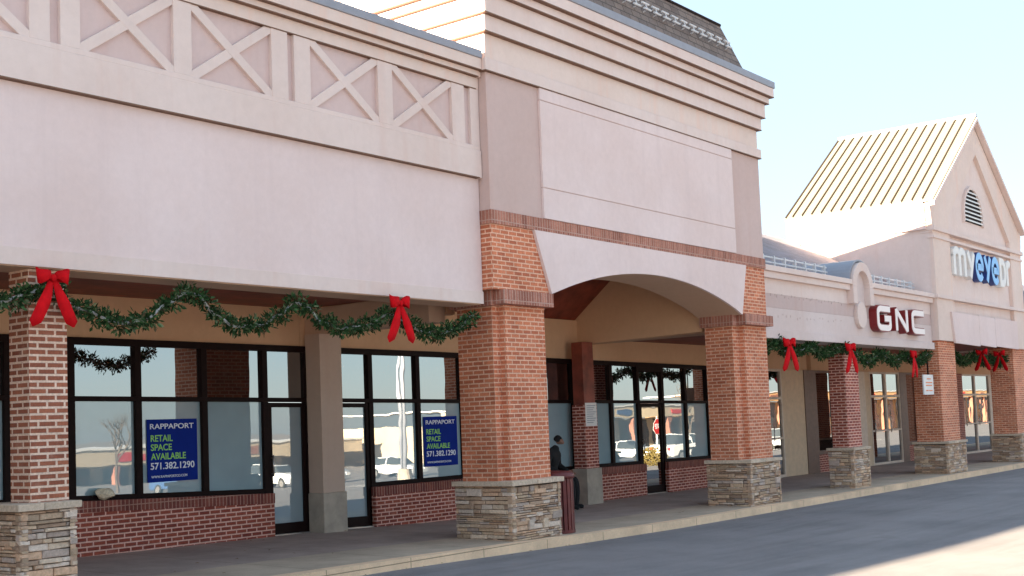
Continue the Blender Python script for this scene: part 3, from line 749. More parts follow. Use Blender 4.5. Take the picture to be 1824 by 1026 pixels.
# small-shop fronts (tan frames)
def tanfront(parent, items):
    """items: (x0,x1,kind)"""
    for a, b, k in items:
        if k == 'panel':
            MB().box(a, b, WY - .05, WY + .05, lambda x: zw(x) - .1, head).build('wall_panel', 'panel_tan', parent, .006)
        elif k == 'pale':
            MB().box(a, b, WY - .06, WY + .05, lambda x: zw(x) - .1, head).build('wall_panel', 'frame_tan', parent, .006)
        elif k == 'brick':
            MB().box(a, b, WY - .08, WY + .05, lambda x: zw(x) - .1, head).build('brick_wall', 'brick_low', parent)
        elif k in ('brown',):
            MB().box(a, b, WY - .07, WY + .05, lambda x: zw(x) - .1, head).build('door_jamb', 'frame_brown', parent, .004)
        else:
            f = MB(); s = .07
            lo = (lambda x: zw(x) - .05) if k == 'door' else (lambda x: .45)
            f.box(a, a + s, WY - .06, WY + .04, lo, head); f.box(b - s, b, WY - .06, WY + .04, lo, head)
            f.box(a + s, b - s, WY - .058, WY + .04, lambda x: head(x) - s, head); f.box(a + s, b - s, WY - .058, WY + .04, lo, lambda x: lo(x) + .12)
            if k == 'door': f.box(a + s, b - s, WY - .058, WY + .04, 2.12, 2.20); f.box(a + s, b - s, WY - .058, WY + .04, 1.0, 1.06)
            w_ = f.build('door' if k == 'door' else 'window', 'frame_brown' if k == 'win' else 'frame_tan', parent, .004)
            MB().box(a + s, b - s, WY - .01, WY, lambda x: lo(x) + .12, lambda x: head(x) - s).build('pane', 'glass', w_)
            if k == 'win': MB().box(a, b, WY - .06, WY + .05, lambda x: zw(x) - .1, .45).build('low_brick_wall', 'brick_low', w_)
            if k == 'door': MB().tube((a + .14, WY - .12, .95), (a + .14, WY - .12, 1.35), .016).build('handle', 'alu', w_, smooth=True)
tanfront(gw, [(31.8, 32.7, 'door'), (32.7, 34.2, 'panel')])
tanfront(gb, [(34.2, 35.0, 'brown'), (35.0, 36.3, 'win'), (36.3, 38.9, 'pale'), (38.9, 39.3, 'panel'), (39.3, 40.7, 'door'), (40.7, 42.0, 'door'), (42.0, 42.6, 'brown'), (42.6, 44.2, 'win'), (44.2, 48.7, 'brick'), (48.7, 50.3, 'door'), (50.3, 52.2, 'door'), (52.2, 53.4, 'pale'), (53.4, 58, 'brick')])
# far wing
fwg = thing('far_shop_wing', 'slate blue roofed shop wing past the gabled building at right edge', 'building', (50, 13, 0))
part('fascia', fwg, 'trim', (HX1 + .01, 66, 11.7, 12.1, 3.3, 4.9), bev=.01)
mb = MB(); slope(mb, HX1 + .02, 66, (11.75, 4.90), (14.5, 6.75), .12); slope(mb, HX1 + .02, 66, (14.5, 6.75), (20.2, 4.87), .12); mb.build('roof', 'shingle_grey', fwg)
for x in (47.2, 52.5, 58): part('brick_column', fwg, 'brick_pier', (x, x + .9, 11.75, 12.15, -.2, 3.3))

# ================================================================== STONE / small things on the walk
# trash bin
bn = thing('trash_bin', 'dark red slatted trash bin beside the stone base of the arch pier', 'trash bin', (16.30, 11.65, 0))
mb = MB(); bx, by = 16.30, 11.65
for k in range(22):
    an = 2 * math.pi * k / 22; cx, cy = bx + .27 * math.cos(an), by + .27 * math.sin(an)
    t = Vector((-math.sin(an), math.cos(an), 0)) * .030; nn = Vector((math.cos(an), math.sin(an), 0)) * .012
    c = Vector((cx, cy, 0)); a_ = zwalk(16.3, 11.8)
    mb.hexa([tuple(c + s1 * t + s2 * nn + Vector((0, 0, z))) for z in (a_ + .04, .84) for s1, s2 in ((-1, -1), (-1, 1), (1, 1), (1, -1))])
mb.build('slat', 'bin', bn)
MB().lathe(bx, by, [(.30, .84), (.31, .86), (.31, .90), (.24, .95), (.10, .96)], 24).build('lid', 'bin', bn, smooth=True)
MB().lathe(bx, by, [(.24, a_ + .0), (.24, .84)], 20).build('liner', 'frame', bn, smooth=True)
MB().lathe(bx, by, [(.29, a_), (.29, a_ + .05)], 24).build('base_ring', 'bin', bn)
# crumpled paper on the window sill
bm = bmesh.new(); bmesh.ops.create_icosphere(bm, subdivisions=2, radius=.11)
rnd = random.Random(2)
for v in bm.verts: v.co *= rnd.uniform(.72, 1.15); v.co.z *= .75; v.co.x *= 1.5
me = bpy.data.meshes.new('crumpled_paper'); bm.to_mesh(me); bm.free(); me.materials.append(M['paper'])
o = bpy.data.objects.new('crumpled_paper', me); col.objects.link(o); o.location = (10.46, 15.29, .985)
tag(o, 'crumpled cream paper lying on the brick sill under the leftmost large window', 'paper')

rnd = random.Random(21); mb = MB()
for k in range(150):
    x = rnd.uniform(8, 34); y = rnd.choice((rnd.uniform(10.75, 11.03), rnd.uniform(11.3, 15.2), rnd.uniform(14.9, 15.2))); z = (zc(x) - .13 if y < 11.04 else zwalk(x, y)) + .012
    a = rnd.uniform(0, 6.3); r_ = rnd.uniform(.015, .04); q = rnd.uniform(.6, 1.2)
    mb.face([(x + r_ * math.cos(a), y + r_ * math.sin(a), z), (x - r_ * .5 * math.sin(a), y + r_ * .5 * math.cos(a), z + .008), (x - r_ * math.cos(a), y - r_ * math.sin(a), z), (x + r_ * .5 * math.sin(a), y - r_ * .5 * math.cos(a), z + .004)], (.28 * q, .17 * q, .09 * q))
o = mb.build('leaf_litter', 'leaf'); o['label'] = 'brown dead leaves scattered along the walkway and gutter'; o['category'] = 'leaves'; o['kind'] = 'stuff'
# ------------------------------------------------------------------ text helper
def text_mesh(txt, name, mat, x0, x1, z0, z1, y, depth, parent, bold=0):
    cu = bpy.data.curves.new('t', 'FONT'); cu.body = txt; cu.extrude = .01; cu.offset = bold * .5
    ob = bpy.data.objects.new('t', cu); col.objects.link(ob)
    bpy.context.view_layer.update()
    me = bpy.data.meshes.new_from_object(ob.evaluated_get(bpy.context.evaluated_depsgraph_get()))
    bpy.data.objects.remove(ob)
    X = [v.co.x for v in me.vertices]; Y = [v.co.y for v in me.vertices]; Z = [v.co.z for v in me.vertices]
    for v in me.vertices:
        a = (v.co.x - min(X)) / (max(X) - min(X)); b = (v.co.y - min(Y)) / (max(Y) - min(Y)); c = (v.co.z - min(Z)) / (max(Z) - min(Z))
        v.co = (x0 + (x1 - x0) * a, y - c * depth, z0 + (z1 - z0) * b)
    me.materials.append(M[mat]); me.name = name
    o = bpy.data.objects.new(name, me); col.objects.link(o); put(o, parent); return o
def poster(x0, x1, z0, z1, label):
    y = WY - .022
    p = thing('leasing_poster', label, 'poster', ((x0 + x1) / 2, y, z0), 'blue leasing posters in the vacant shop windows')
    MB().box(x0, x1, y, y + .008, z0, z1).build('sheet', 'navy', p)
    W, H = x1 - x0, z1 - z0
    X = lambda a: x0 + W * a; Z = lambda a: z1 - H * a; yy = y - .001
    text_mesh('RAPPAPORT', 'lettering', 'white_txt', X(.06), X(.93), Z(.155), Z(.07), yy, .003, p, .02)
    text_mesh('RETAIL', 'lettering', 'green_txt', X(.07), X(.50), Z(.355), Z(.25), yy, .003, p, .03)
    text_mesh('SPACE', 'lettering', 'green_txt', X(.07), X(.48), Z(.50), Z(.395), yy, .003, p, .03)
    text_mesh('AVAILABLE', 'lettering', 'green_txt', X(.07), X(.76), Z(.645), Z(.54), yy, .003, p, .03)
    text_mesh('571.382.1290', 'lettering', 'white_txt', X(.06), X(.93), Z(.80), Z(.69), yy, .003, p, .03)
    text_mesh('WWW.RAPPAPORTCO.COM', 'lettering', 'white_txt', X(.07), X(.78), Z(.935), Z(.895), yy, .003, p, .02)
poster(11.26, 12.17, 1.085, 2.01, 'navy leasing poster in the second window pane right of the left brick column')
poster(17.38, 18.34, 1.0, 1.93, 'navy leasing poster in the window right beside the arch brick pier')
# notices
nt_ = thing('notice_sheet', 'pale pink notice sheet fixed to the slim column inside the arch', 'notice', (22.25, 14.88, 1.7))
MB().box(22.04, 22.46, 14.885, 14.897, 1.62, 2.12).build('sheet', 'white', nt_)
mb = MB()
for k in range(9): mb.box(22.08, 22.42 - (k % 3) * .05, 14.882, 14.885, 2.05 - k * .045, 2.065 - k * .045)
mb.build('printed_lines', 'cap', nt_)
bs = thing('hanging_sign', 'small white hanging sign with orange lines below the garland by the gable pier', 'sign', (34.2, 11.9, 2.2))
hx = 34.15; hb = MB(); hb.box(33.66, 34.44, 11.62, 11.66, 2.08, 2.63); hb.build('face_board', 'white', bs, .005)
mb = MB()
for k, (a, b) in enumerate(((.28, .52), (.18, .6), (.18, .58), (.16, .3), (.42, .6))):
    z = 2.53 - [0, .10, .18, .32, .32][k]; mb.box(33.66 + a * .95, 33.66 + b * 1.1, 11.612, 11.619, z - .03, z)
mb.build('lettering', 'orange_txt', bs)
MB().tube((34.1, 11.64, 2.63), (34.1, 11.64, 3.36), .02).build('bracket', 'frame', bs)

# ------------------------------------------------------------------ channel-letter signs
def letter(parent, strokes, wd, x, z, w_, h, y, face, edge, depth=.16, halo=.0):
    mf = MB(); me_ = MB()
    for k, s_ in enumerate(strokes):
        closed = s_[0] == 'c'; pts = s_[1:] if closed else s_
        P_ = [(x + p[0] * w_, z + p[1] * h) for p in pts]
        me_.stroke(P_, wd + halo, y - depth + .006 + k * .001, y - .002 * k, closed); mf.stroke(P_, wd, y - depth - .004 - k * .002, y - depth + .004 + k * .0007, closed)
    l = me_.build('letter', edge, parent); mf.build('letter_face', face, l); return l
def arcp(cx, cy, rx, ry, a0, a1, n=12): return [(cx + rx * math.cos(R(a0 + (a1 - a0) * k / n)), cy + ry * math.sin(R(a0 + (a1 - a0) * k / n))) for k in range(n + 1)]
sg = thing('letter_sign', 'three white faced letters with deep red sides on the low fascia', 'sign', (31.5, GY, 4))
Gl = [[(.95, .93), (.28, .93)] + arcp(.28, .73, .22, .2, 90, 180, 5) + arcp(.28, .27, .22, .2, 180, 270, 5) + [(.72, .07)] + arcp(.75, .22, .18, .15, 270, 360, 4) + [(.93, .50), (.52, .50)]]
Nl = [[(.06, 0), (.06, 1)], [(.06, .95), (.92, .05)], [(.92, 0), (.92, 1)]]
Cl = [[(1.0, .93), (.28, .93)] + arcp(.28, .73, .22, .2, 90, 180, 5) + arcp(.28, .27, .22, .2, 180, 270, 5) + [(1.0, .07)]]
gy = GY - .0
for (st, x) in ((Gl, 29.98), (Nl, 31.25), (Cl, 32.42)):
    letter(sg, st, .145, x, 3.73, .93 if st is not Nl else .86, .56, gy, 'sign_white', 'sign_red', .20, .05)
es = thing('letter_sign', 'seven white and blue letters high on the gabled building front', 'sign', (38.7, HY, 5.9))
m_l = [[(.08, 0), (.08, .95)], [(.08, .70)] + arcp(.29, .72, .21, .22, 180, 0, 8) + [(.50, 0)], [(.50, .70)] + arcp(.71, .72, .21, .22, 180, 0, 8) + [(.92, 0)]]
y_l = [[(.1, .98), (.1, .60)] + arcp(.5, .55, .40, .25, 180, 360, 8) + [(.9, .98)], [(.5, .32), (.5, 0)]]
y2 = [[(.08, .98), (.50, .42)], [(.92, .98), (.35, 0)]]
e_l = [[(.12, .50), (.88, .50)] + arcp(.5, .52, .40, .42, 5, 180, 10) + arcp(.5, .48, .40, .42, 180, 320, 10)]
d_l = [['c', (.12, .05), (.12, .95), (.45, .95)] + arcp(.5, .5, .38, .45, 80, -80, 8) + [(.45, .05)]]
r_l = [[(.15, 0), (.15, .95)], [(.15, .70)] + arcp(.55, .68, .38, .25, 160, 40, 6)]
xx = 36.0
for st, w_, f, e in ((m_l, 1.25, 'white', 'white'), (y2, .75, 'white', 'white'), (e_l, .82, 'sign_lblue', 'sign_blue'), (y2, .72, 'sign_lblue', 'sign_blue'), (e_l, .82, 'sign_lblue', 'sign_blue'), (d_l, .70, 'white', 'white'), (r_l, .5, 'white', 'white')):
    letter(es, st, .20, xx, 5.52, w_ * .9, .78, HY + .12, f, e, .18, .03); xx += w_ * 1.0 + .03

# ------------------------------------------------------------------ garlands and bows
def swag(pts):
    out = []
    for (a, b) in zip(pts, pts[1:]):
        n = max(2, int(abs(b[0] - a[0]) / .05))
        for k in range(n):
            t = k / n; s_ = t * t * (3 - 2 * t); out.append((a[0] + (b[0] - a[0]) * t, a[1] + (b[1] - a[1]) * s_))
    out.append(pts[-1]); return out
def garland(pts, y, label, dens=46, rad=.115, seed=1, leaf=1.0):
    rnd = random.Random(seed); mb = MB(); path = swag(pts)
    prev = None
    for (x, z) in path:
        rr_ = rad * (.72 + .5 * abs(math.sin(x * 13 + seed))) * rnd.uniform(.85, 1.15); cy_ = y + rnd.uniform(-.02, .02); cz = z + rnd.uniform(-.02, .02) + .03 * math.sin(x * 19)
        for k in range(dens):
            v = Vector((rnd.gauss(0, 1), rnd.gauss(0, 1), rnd.gauss(0, 1))).normalized()
            r_ = rr_ * rnd.uniform(.2, .9)
            p = Vector((x, cy_, cz)) + v * r_
            dr = (v + Vector((rnd.uniform(-.8, .8), rnd.uniform(-.6, .6), rnd.uniform(-.7, .7)))).normalized()
            sd = dr.orthogonal().normalized(); sd.rotate(Matrix.Rotation(rnd.uniform(0, 6.3), 3, dr))
            L_ = rnd.uniform(.04, .085) * leaf; wd = rnd.uniform(.010, .018) * leaf
            t = rnd.random(); c = (.022, .058, .018) if t < .5 else ((.06, .125, .045) if t < .8 else ((.13, .17, .09) if t < .93 else (.10, .075, .04)))
            kk = rnd.uniform(.7, 1.2); c = tuple(q * kk for q in c)
            mb.face([p - sd * wd * .4, p + dr * L_ * .5 - sd * wd, p + dr * L_, p + dr * L_ * .5 + sd * wd, p + sd * wd * .4], c)
    # wire core
    for a, b in zip(path, path[1:]): mb.tube((a[0], y, a[1]), (b[0], y, b[1]), .018, n=5, cap=False)
    o = mb.build('garland', 'garland'); tag(o, label, 'garland', 'evergreen garlands hung under the fascias'); return o
gpts = [(2.0, 3.30), (3.6, 3.0), (5.2, 3.36), (6.3, 3.05), (6.72, 3.15), (7.0, 3.24), (7.28, 3.36), (7.62, 3.14), (8.15, 3.0), (8.45, 3.05), (8.80, 3.26), (9.0, 3.38), (9.18, 3.38), (9.45, 3.16), (9.72, 3.03), (10.15, 3.06), (10.45, 3.20), (10.72, 3.37), (10.92, 3.32), (11.15, 3.14), (11.5, 3.07), (11.95, 3.12), (12.45, 3.30), (12.8, 3.18), (13.1, 3.08), (13.5, 3.07), (13.9, 3.17), (14.25, 3.36)]
garland(gpts, 11.56, 'long evergreen garland swagged under the wide left fascia above vacant shops', rad=.10, seed=3)
garland([(23.95, 3.05), (24.2, 3.18), (24.55, 3.26), (25.0, 3.08), (25.3, 3.02), (25.8, 3.12), (26.4, 3.22), (26.9, 3.06), (27.4, 3.10), (27.85, 3.22), (28.3, 3.24), (28.8, 3.16), (29.4, 3.0), (29.8, 2.88), (30.3, 3.06), (30.7, 3.16), (31.1, 3.02), (31.6, 2.94), (32.2, 3.12), (32.8, 3.04), (33.4, 2.98), (34.2, 3.2)], 11.62, 'evergreen garland with three bows under the red letter sign fascia', 34, .125, 5, 1.25)
garland([(36.1, 3.15), (36.8, 3.22), (37.5, 3.02), (38.2, 3.15), (38.9, 3.25), (39.6, 3.05), (40.4, 3.2), (41.0, 3.05), (41.8, 3.2)], 11.75, 'short evergreen garland between the two piers of the gabled building', 30, .125, 9, 1.4)

def ribbon(mb, path, wv, th=.004):
    n = len(path)
    for k in range(n - 1):
        a, b = Vector(path[k]), Vector(path[k + 1]); wa = wv[k] if isinstance(wv, list) else wv; wb = wv[k + 1] if isinstance(wv, list) else wv
        wa = Vector(wa); wb = Vector(wb); mb.face([a - wa, b - wb, b + wb, a + wa])
def make_bow():
    o = thing('ribbon_bow', 'bow', 'bow', (0, 0, 0))
    for s in (-1, 1):
        lp = MB(); P_ = []; Wd = []
        for k in range(17):
            t = k / 16; an = math.pi * 2 * t
            px = s * (.015 + .075 * (1 - math.cos(an))); py = -.035 - .045 * math.sin(an) * (1 if True else 0)
            P_.append((px, py, .02 + .012 * math.sin(an * 2))); q = .030 + .046 * ((1 - math.cos(an)) / 2) ** .8
            Wd.append((s * q * .12, 0, q))
        ribbon(lp, P_, Wd)
        l = lp.build('loop', 'red', o, smooth=True); sm = l.modifiers.new('s', 'SOLIDIFY'); sm.thickness = .006
        tl = MB(); P_ = []; Wd = []
        for k in range(11):
            t = k / 10; P_.append((s * (.02 + .19 * t ** 1.25), -.035 - .02 * math.sin(t * 3), -.01 - .47 * t + .0 * t * t))
            q = .022 + .036 * min(1, t * 2) if t < .99 else .006
            Wd.append((q, -.010 * math.sin(t * 3), q * .22 * s))
        ribbon(tl, P_, Wd)
        l = tl.build('tail', 'red', o, smooth=True); sm = l.modifiers.new('s', 'SOLIDIFY'); sm.thickness = .005
    bm = bmesh.new(); bmesh.ops.create_icosphere(bm, subdivisions=2, radius=.032)
    for v in bm.verts: v.co.z *= 1.25; v.co.y = v.co.y * .8 - .05
    me = bpy.data.meshes.new('knot'); bm.to_mesh(me); bm.free(); me.materials.append(M['red'])
    k_ = bpy.data.objects.new('knot', me); col.objects.link(k_); k_.parent = o
    return o
bow0 = make_bow()
bows = [((7.24, 11.44, 3.42), 1.05, -.1, 'large red bow over the leftmost brick column'),
        ((12.44, 11.40, 3.43), 1.12, .0, 'red bow on the long garland, left of the arch brick pier'),
        ((24.75, 11.42, 3.22), 1.25, -.15, 'red bow nearest the right side of the arch tower'),
        ((28.05, 11.40, 3.20), 1.25, -.1, 'red bow in front of the middle brick column of the low wing'),
        ((32.3, 11.42, 3.12), 1.25, .1, 'red bow beneath the last of the three red edged sign letters'),
        ((38.5, 11.5, 3.32), 1.15, 1.3, 'left narrow red bow on the garland of the gabled building'),
        ((40.3, 11.5, 3.32), 1.15, 1.3, 'right narrow red bow on the garland of the gabled building')]
for i, (p, s_, rz_, lab) in enumerate(bows):
    b = bow0 if i == 0 else copy_tree(bow0)
    b.location = p; b.scale = (s_, s_, s_); b.rotation_euler = (0, 0, rz_); b['label'] = lab; b['category'] = 'bow'; b['group'] = 'red ribbon bows on the garlands'

# ------------------------------------------------------------------ person (black jacket, hunched, behind the arch pier)
def skin_obj(name, verts, edges, radii, mat, parent, sub=2):
    bm = bmesh.new(); ly = bm.verts.layers.skin.verify(); vs = []
    for i, (v, r_) in enumerate(zip(verts, radii)):
        q = bm.verts.new(v); vs.append(q); q[ly].radius = (r_, r_) if not isinstance(r_, tuple) else r_; q[ly].use_root = (i == 0)
    for a, b in edges: bm.edges.new((vs[a], vs[b]))
    me = bpy.data.meshes.new(name); bm.to_mesh(me); bm.free(); o = bpy.data.objects.new(name, me); col.objects.link(o)
    s_ = o.modifiers.new('skin', 'SKIN'); s_.use_smooth_shade = True
    ss = o.modifiers.new('sub', 'SUBSURF'); ss.levels = sub; ss.render_levels = sub
    me.materials.append(M[mat]); o.parent = parent; return o
PZ = zwalk(20.3, 14.5)
bch = thing('bench', 'dark bench against the shop window behind the arch pier', 'bench', (20.3, 14.75, PZ))
for yy in (14.55, 14.66, 14.77, 14.88, 14.99): MB().box(19.5, 21.0, yy, yy + .085, PZ + .42, PZ + .455).build('seat_slat', 'bin', bch, .004)
for zz in (.60, .72): MB().box(19.5, 21.0, 15.06, 15.09, PZ + zz, PZ + zz + .09).build('back_slat', 'bin', bch, .004)
for xx_ in (19.6, 20.86): MB().box(xx_, xx_ + .05, 14.56, 15.06, PZ, PZ + .418).box(xx_, xx_ + .05, 15.09, 15.13, PZ, PZ + .8).build('leg', 'frame', bch)
pr = thing('person', 'person in black jacket seated by the window behind the arch pier', 'person', (20.47, 14.72, PZ))
pr.scale = (1.28, 1.12, 1.08)
pr.rotation_euler = (0, 0, R(20))
# faces -Y; local coordinates
V = [(0, .06, .56), (0, .05, .72), (0, .0, .90), (0, -.05, 1.06), (0, -.09, 1.15), (0, -.12, 1.21)]
E_ = [(0, 1), (1, 2), (2, 3), (3, 4), (4, 5)]; Rd = [(.19, .15), (.19, .15), (.20, .15), (.19, .13), (.085, .075), (.055, .055)]
def limb(pts, rads, frm):
    last = frm
    for p, r_ in zip(pts, rads): V.append(p); Rd.append(r_); E_.append((last, len(V) - 1)); last = len(V) - 1
    return last
for s in (-1, 1):
    limb([(s * .12, -.10, .56), (s * .14, -.40, .57), (s * .13, -.42, .32), (s * .13, -.40, .07), (s * .14, -.54, .05)], [.10, .075, .06, .05, .04], 0)
    limb([(s * .24, -.03, 1.04), (s * .34, -.02, .82), (s * .24, -.24, .70)], [.09, .07, .045], 3)
body = skin_obj('body', V, E_, Rd, 'black', pr)
hd = skin_obj('head', [(0, 0, 0), (0, .01, .07), (0, .0, .13), (0, -.10, .02)], [(0, 1), (1, 2), (1, 3)], [.062, .088, .07, .022], 'skin', pr); hd.location = (0, -.16, 1.22)
hr = skin_obj('hair', [(0, .025, .04), (0, .015, .12), (0, -.04, .155)], [(0, 1), (1, 2)], [.090, .09, .05], 'black', pr); hr.location = (0, -.16, 1.22)
for s in (-1, 1):
    hv = [(s * .24, -.24, .70), (s * .22, -.30, .69)]; he = [(0, 1)]; hrd = [.026, .034]
    for q in range(4):
        b0_ = len(hv); ox = (q - 1.5) * .018; ln = (.062, .072, .068, .052)[q]
        hv += [(s * .21 + ox, -.34, .685), (s * .21 + ox, -.34 - ln * .6, .67), (s * .21 + ox, -.34 - ln * .8, .64)]; he += [(1, b0_), (b0_, b0_ + 1), (b0_ + 1, b0_ + 2)]; hrd += [.010, .009, .008]
    b0_ = len(hv); hv += [(s * .18, -.30, .68), (s * .165, -.33, .665)]; he += [(1, b0_), (b0_, b0_ + 1)]; hrd += [.011, .009]
    skin_obj('hand', hv, he, hrd, 'skin', pr)

# ================================================================== ACROSS THE LOT (seen reflected in the glass)
def far_building(label, x0, x1, y, zt_, zg, roofy=True):
    b = thing('strip_mall', label, 'building', ((x0 + x1) / 2, y, zg))
    part('wall', b, 'farwall', (x0, x1, y - 18, y, zg - .5, zt_ - 1.6)); part('fascia', b, 'farwall', (x0 - .2, x1 + .2, y + .02, y + 3.0, zt_ - 1.5, zt_ - .1), bev=.03)
    part('roof', b, 'white', (x0 - .4, x1 + .4, y - 18, y + 3.15, zt_ - .1, zt_ + .08))
    x = x0 + .6
    while x < x1 - 4:
        p = part('window', b, 'fardark', (x, x + 3.0, y + .005, y + .05, zg + .3, zt_ - 1.8)); x += 4.6
    x = x0 + 5; k = 0
    while x < x1 - 8:
        part('sign_board', b, ('farbrick', 'white', 'carblue', 'stopred')[k % 4], (x, x + 3.4, y + 3.0, y + 3.08, zt_ - 1.15, zt_ - .5)); x += 13.8; k += 1
    x = x0
    while x < x1:
        part('column', b, 'farbrick', (x, x + .7, y + 2.2, y + 2.9, zg - .4, zt_ - 1.5)); x += 9.2
    return b
far_building('long low sunlit shop row across the lot, mirrored in left windows', 25, 104, -74, .75, -3.9)
far_building('taller cream shop row across the lot, mirrored in arch windows', 108, 175, -62, 3.4, -3.6)
M['farwall_save'] = M['farwall']; M['farwall'] = m_plain('far_warm_wall', (.75, .42, .20), .85, var=.15, scale=.3)
far_building('orange brick shop row furthest along the lot, mirrored beside the gabled building', 182, 330, -62, 5.2, -3.6)
M['farwall'] = M['farwall_save']
def make_car(body='carwhite'):
    c = thing('parked_car', 'car', 'car', (0, 0, 0))
    pb = [(-2.25, .32), (2.25, .32), (2.30, .62), (2.2, .86), (1.25, .98), (-1.9, 1.0), (-2.28, .88), (-2.32, .5)]
    m1 = MB().prism(pb, -.88, .88); bd = m1.build('body', body, c, .08)
    m2 = MB(); lo = [(-1.95, .98), (1.25, .98)]; 
    m2.hexa([(-1.95, -.80, .97), (1.25, -.80, .97), (1.25, .80, .97), (-1.95, .80, .97), (-1.45, -.64, 1.50), (.45, -.64, 1.50), (.45, .64, 1.50), (-1.45, .64, 1.50)])
    gh = m2.build('cabin_glass', 'fardark', c, .05)
    m3 = MB().box(-1.42, .42, -.63, .63, 1.49, 1.54); m3.build('roof', body, c, .02)
    mp = MB()
    for px in (-.45,):
        for s in (-1, 1): mp.hexa([(px - .05, s * .80 - .01, .98), (px + .05, s * .80 - .01, .98), (px + .05, s * .80 + .012, .98), (px - .05, s * .80 + .012, .98), (px - .05, s * .645 - .01, 1.5), (px + .05, s * .645 - .01, 1.5), (px + .05, s * .645 + .012, 1.5), (px - .05, s * .645 + .012, 1.5)])
    mp.build('door_pillar', body, c)
    for px in (-1.4, 1.4):
        for s in (-1, 1):
            wv = MB().tube((px, s * .70, .33), (px, s * .90, .33), .33, n=20).build('wheel', 'tyre', c); MB().tube((px, s * .895, .33), (px, s * .91, .33), .2, n=14).build('rim', 'alu', wv)
    for s in (-1, 1):
        MB().box(2.2, 2.31, s * .62 - .16, s * .62 + .16, .62, .76).build('headlight', 'white', c); MB().box(-2.34, -2.24, s * .66 - .12, s * .66 + .12, .66, .84).build('tail_light', 'lamp_red', c)
    return c
protos = {k: make_car(k) for k in ('carwhite', 'carsilver', 'carblue')}
spots = [(57, -33, 90, 'carwhite'), (61.2, -33.4, 90, 'carsilver'), (69, -33, 90, 'carwhite'), (50, -34, 90, 'carblue'), (75, -20, 90, 'carsilver'), (80.6, -20, 90, 'carwhite'), (66, -19.6, 90, 'carwhite'), (90, -20, 90, 'carblue'), (97, -34, 90, 'carwhite'), (104, -20, 90, 'carwhite'), (112, -33, 90, 'carsilver'), (64, -5.5, 10, 'carwhite'), (86, -9, 90, 'carsilver')]
words = {'carwhite': 'white', 'carsilver': 'silver', 'carblue': 'dark blue'}
used = set(); cnt = 0
where = ['first in the far row', 'second in the far row beside a white car', 'third in the far row', 'at the near end of the far row', 'in the middle row before a white car', 'in the middle row beside the silver one', 'first of the middle row', 'fourth in the middle row', 'alone near the tall lamp', 'last of the middle row', 'last of the far row', 'driving in the lane by the stop sign', 'nearest the shops behind the stop sign']
for (x, y, a, k), wh in zip(spots, where):
    c = protos[k] if k not in used else copy_tree(protos[k]); used.add(k)
    c.location = (x, y, roadz(x, y)); c.rotation_euler = (0, 0, R(a)); c['label'] = words[k] + ' car parked across the lot, ' + wh; c['category'] = 'car'; c['group'] = 'cars mirrored in the shop windows'
def make_lamp():
    o = thing('street_lamp', 'lamp', 'street lamp', (0, 0, 0))
    MB().tube((0, 0, 0), (0, 0, 8.6), .10, .06, 10).build('pole', 'cap', o, smooth=True); MB().tube((0, 0, -.6), (0, 0, .7), .28, n=14).build('base', 'concrete', o)
    for s in (-1, 1):
        mb = MB(); pts = [(0, 0, 8.2), (s * .5, 0, 8.9), (s * 1.1, 0, 9.15), (s * 1.7, 0, 9.2)]
        for a, b in zip(pts, pts[1:]): mb.tube(a, b, .04, n=6)
        ar_ = mb.build('arm', 'cap', o); MB().box(min(s * 1.6, s * 2.3), max(s * 1.6, s * 2.3), -.16, .16, 9.1, 9.24).build('lamp_head', 'cap', ar_, .03)
    return o
lp0 = make_lamp()
for i, (x, y, lab) in enumerate(((37, -3.0, 'tall grey twin-arm lamp mirrored in the leftmost windows'), (52, -17, 'tall grey twin-arm lamp mirrored above the first shop door'), (88, -27, 'tall grey twin-arm lamp furthest across the lot'))):
    o = lp0 if i == 0 else copy_tree(lp0)
    o.location = (x, y, roadz(x, y)); o['label'] = lab; o['category'] = 'street lamp'; o['group'] = 'lamps standing in the parking lot'
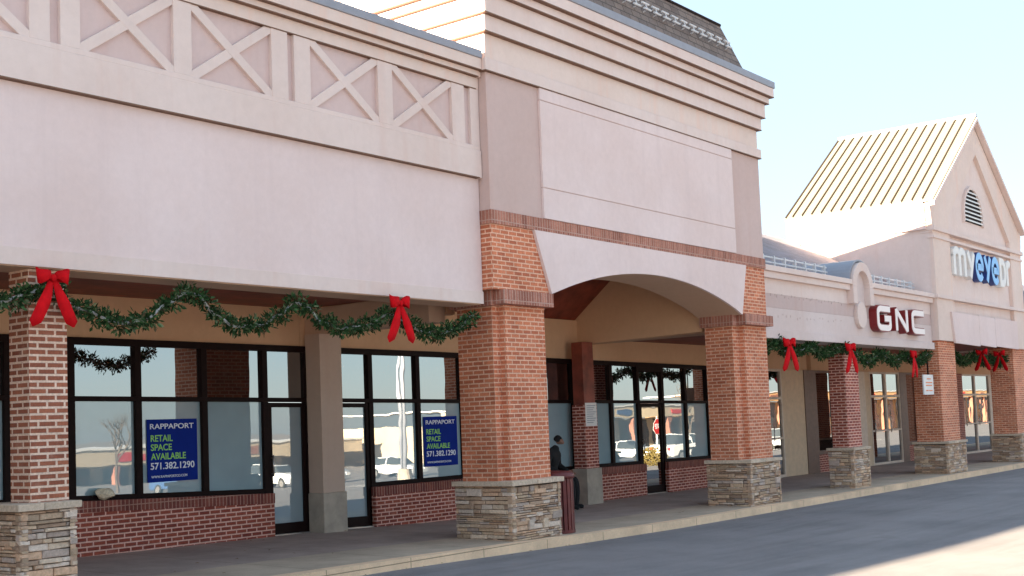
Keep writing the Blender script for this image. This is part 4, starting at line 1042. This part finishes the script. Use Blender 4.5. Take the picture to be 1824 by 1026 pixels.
# stop sign
ss_ = thing('stop_sign', 'red octagonal STOP sign mirrored in the arch shop door', 'road sign', (48.3, 2, roadz(48.3, 2)))
MB().prism([(48.3 + .39 * math.cos(R(22.5 + 45 * k)), 1.35 + .39 * math.sin(R(22.5 + 45 * k))) for k in range(8)], 2.0, 2.006).build('border', 'white', ss_)
MB().prism([(48.3 + .36 * math.cos(R(22.5 + 45 * k)), 1.35 + .36 * math.sin(R(22.5 + 45 * k))) for k in range(8)], 2.006, 2.012).build('panel', 'stopred', ss_)
t_ = text_mesh('STOP', 'lettering', 'white_txt', 48.58, 48.02, 1.22, 1.48, 2.016, .003, ss_, .03)
MB().tube((48.3, 1.97, roadz(48.3, 2)), (48.3, 1.97, 1.8), .03).build('post', 'alu', ss_)
# shrub + trees
def shrub(x, y, z, r_, label):
    rnd = random.Random(int(x * 10)); mb = MB()
    for k in range(1500):
        v = Vector((rnd.gauss(0, 1), rnd.gauss(0, 1), abs(rnd.gauss(0, 1)))).normalized() * r_ * rnd.uniform(.6, 1.05)
        p = Vector((x, y, z)) + v; a = Vector((rnd.uniform(-1, 1), rnd.uniform(-1, 1), rnd.uniform(-1, 1))).normalized() * .05; b = a.orthogonal().normalized() * .03
        q = rnd.uniform(.6, 1.3); mb.face([p - a, p + b, p + a, p - b], (.16 * q, .12 * q, .04 * q))
    tag(mb.build('shrub', 'leaf'), label, 'shrub')
shrub(46.8, 2.6, roadz(46, 2.6), .8, 'round olive shrub beside the stop sign, mirrored in arch door')
def bare_tree(x, y, h, label, seed):
    rnd = random.Random(seed); z = roadz(x, y); t = thing('bare_tree', label, 'tree', (x, y, z), 'leafless trees across the lot'); tr = MB(); cr = MB()
    def grow(p, dr, L_, r_, dep):
        q = p + dr * L_; (tr if dep == 0 else cr).tube(p, q, r_, r_ * .65, 6 if dep < 2 else 4, cap=False)
        if dep >= 5: return
        for _ in range(3 if dep < 4 else 2):
            nd = (dr + Vector((rnd.uniform(-.75, .75), rnd.uniform(-.75, .75), rnd.uniform(-.1, .5)))).normalized(); grow(p + dr * L_ * rnd.uniform(.6, 1), nd, L_ * rnd.uniform(.6, .8), r_ * .6, dep + 1)
    grow(Vector((x, y, z)), Vector((0, 0, 1)), h * .3, h * .02, 0)
    tr.build('trunk', 'bark', t); cr.build('crown', 'bark', t)
bare_tree(47, -44, 8, 'bare tree mirrored beyond the left poster window', 1)
bare_tree(96, -48, 10, 'wide bare tree mirrored in the arch side window', 4)
bare_tree(108, -50, 10, 'tall bare tree mirrored beside the widest bare tree', 8)
bare_tree(60, -55, 8, 'slender bare tree mirrored in the first shop door', 11)
bare_tree(140, -48, 11, 'bare tree furthest right across the lot', 13)
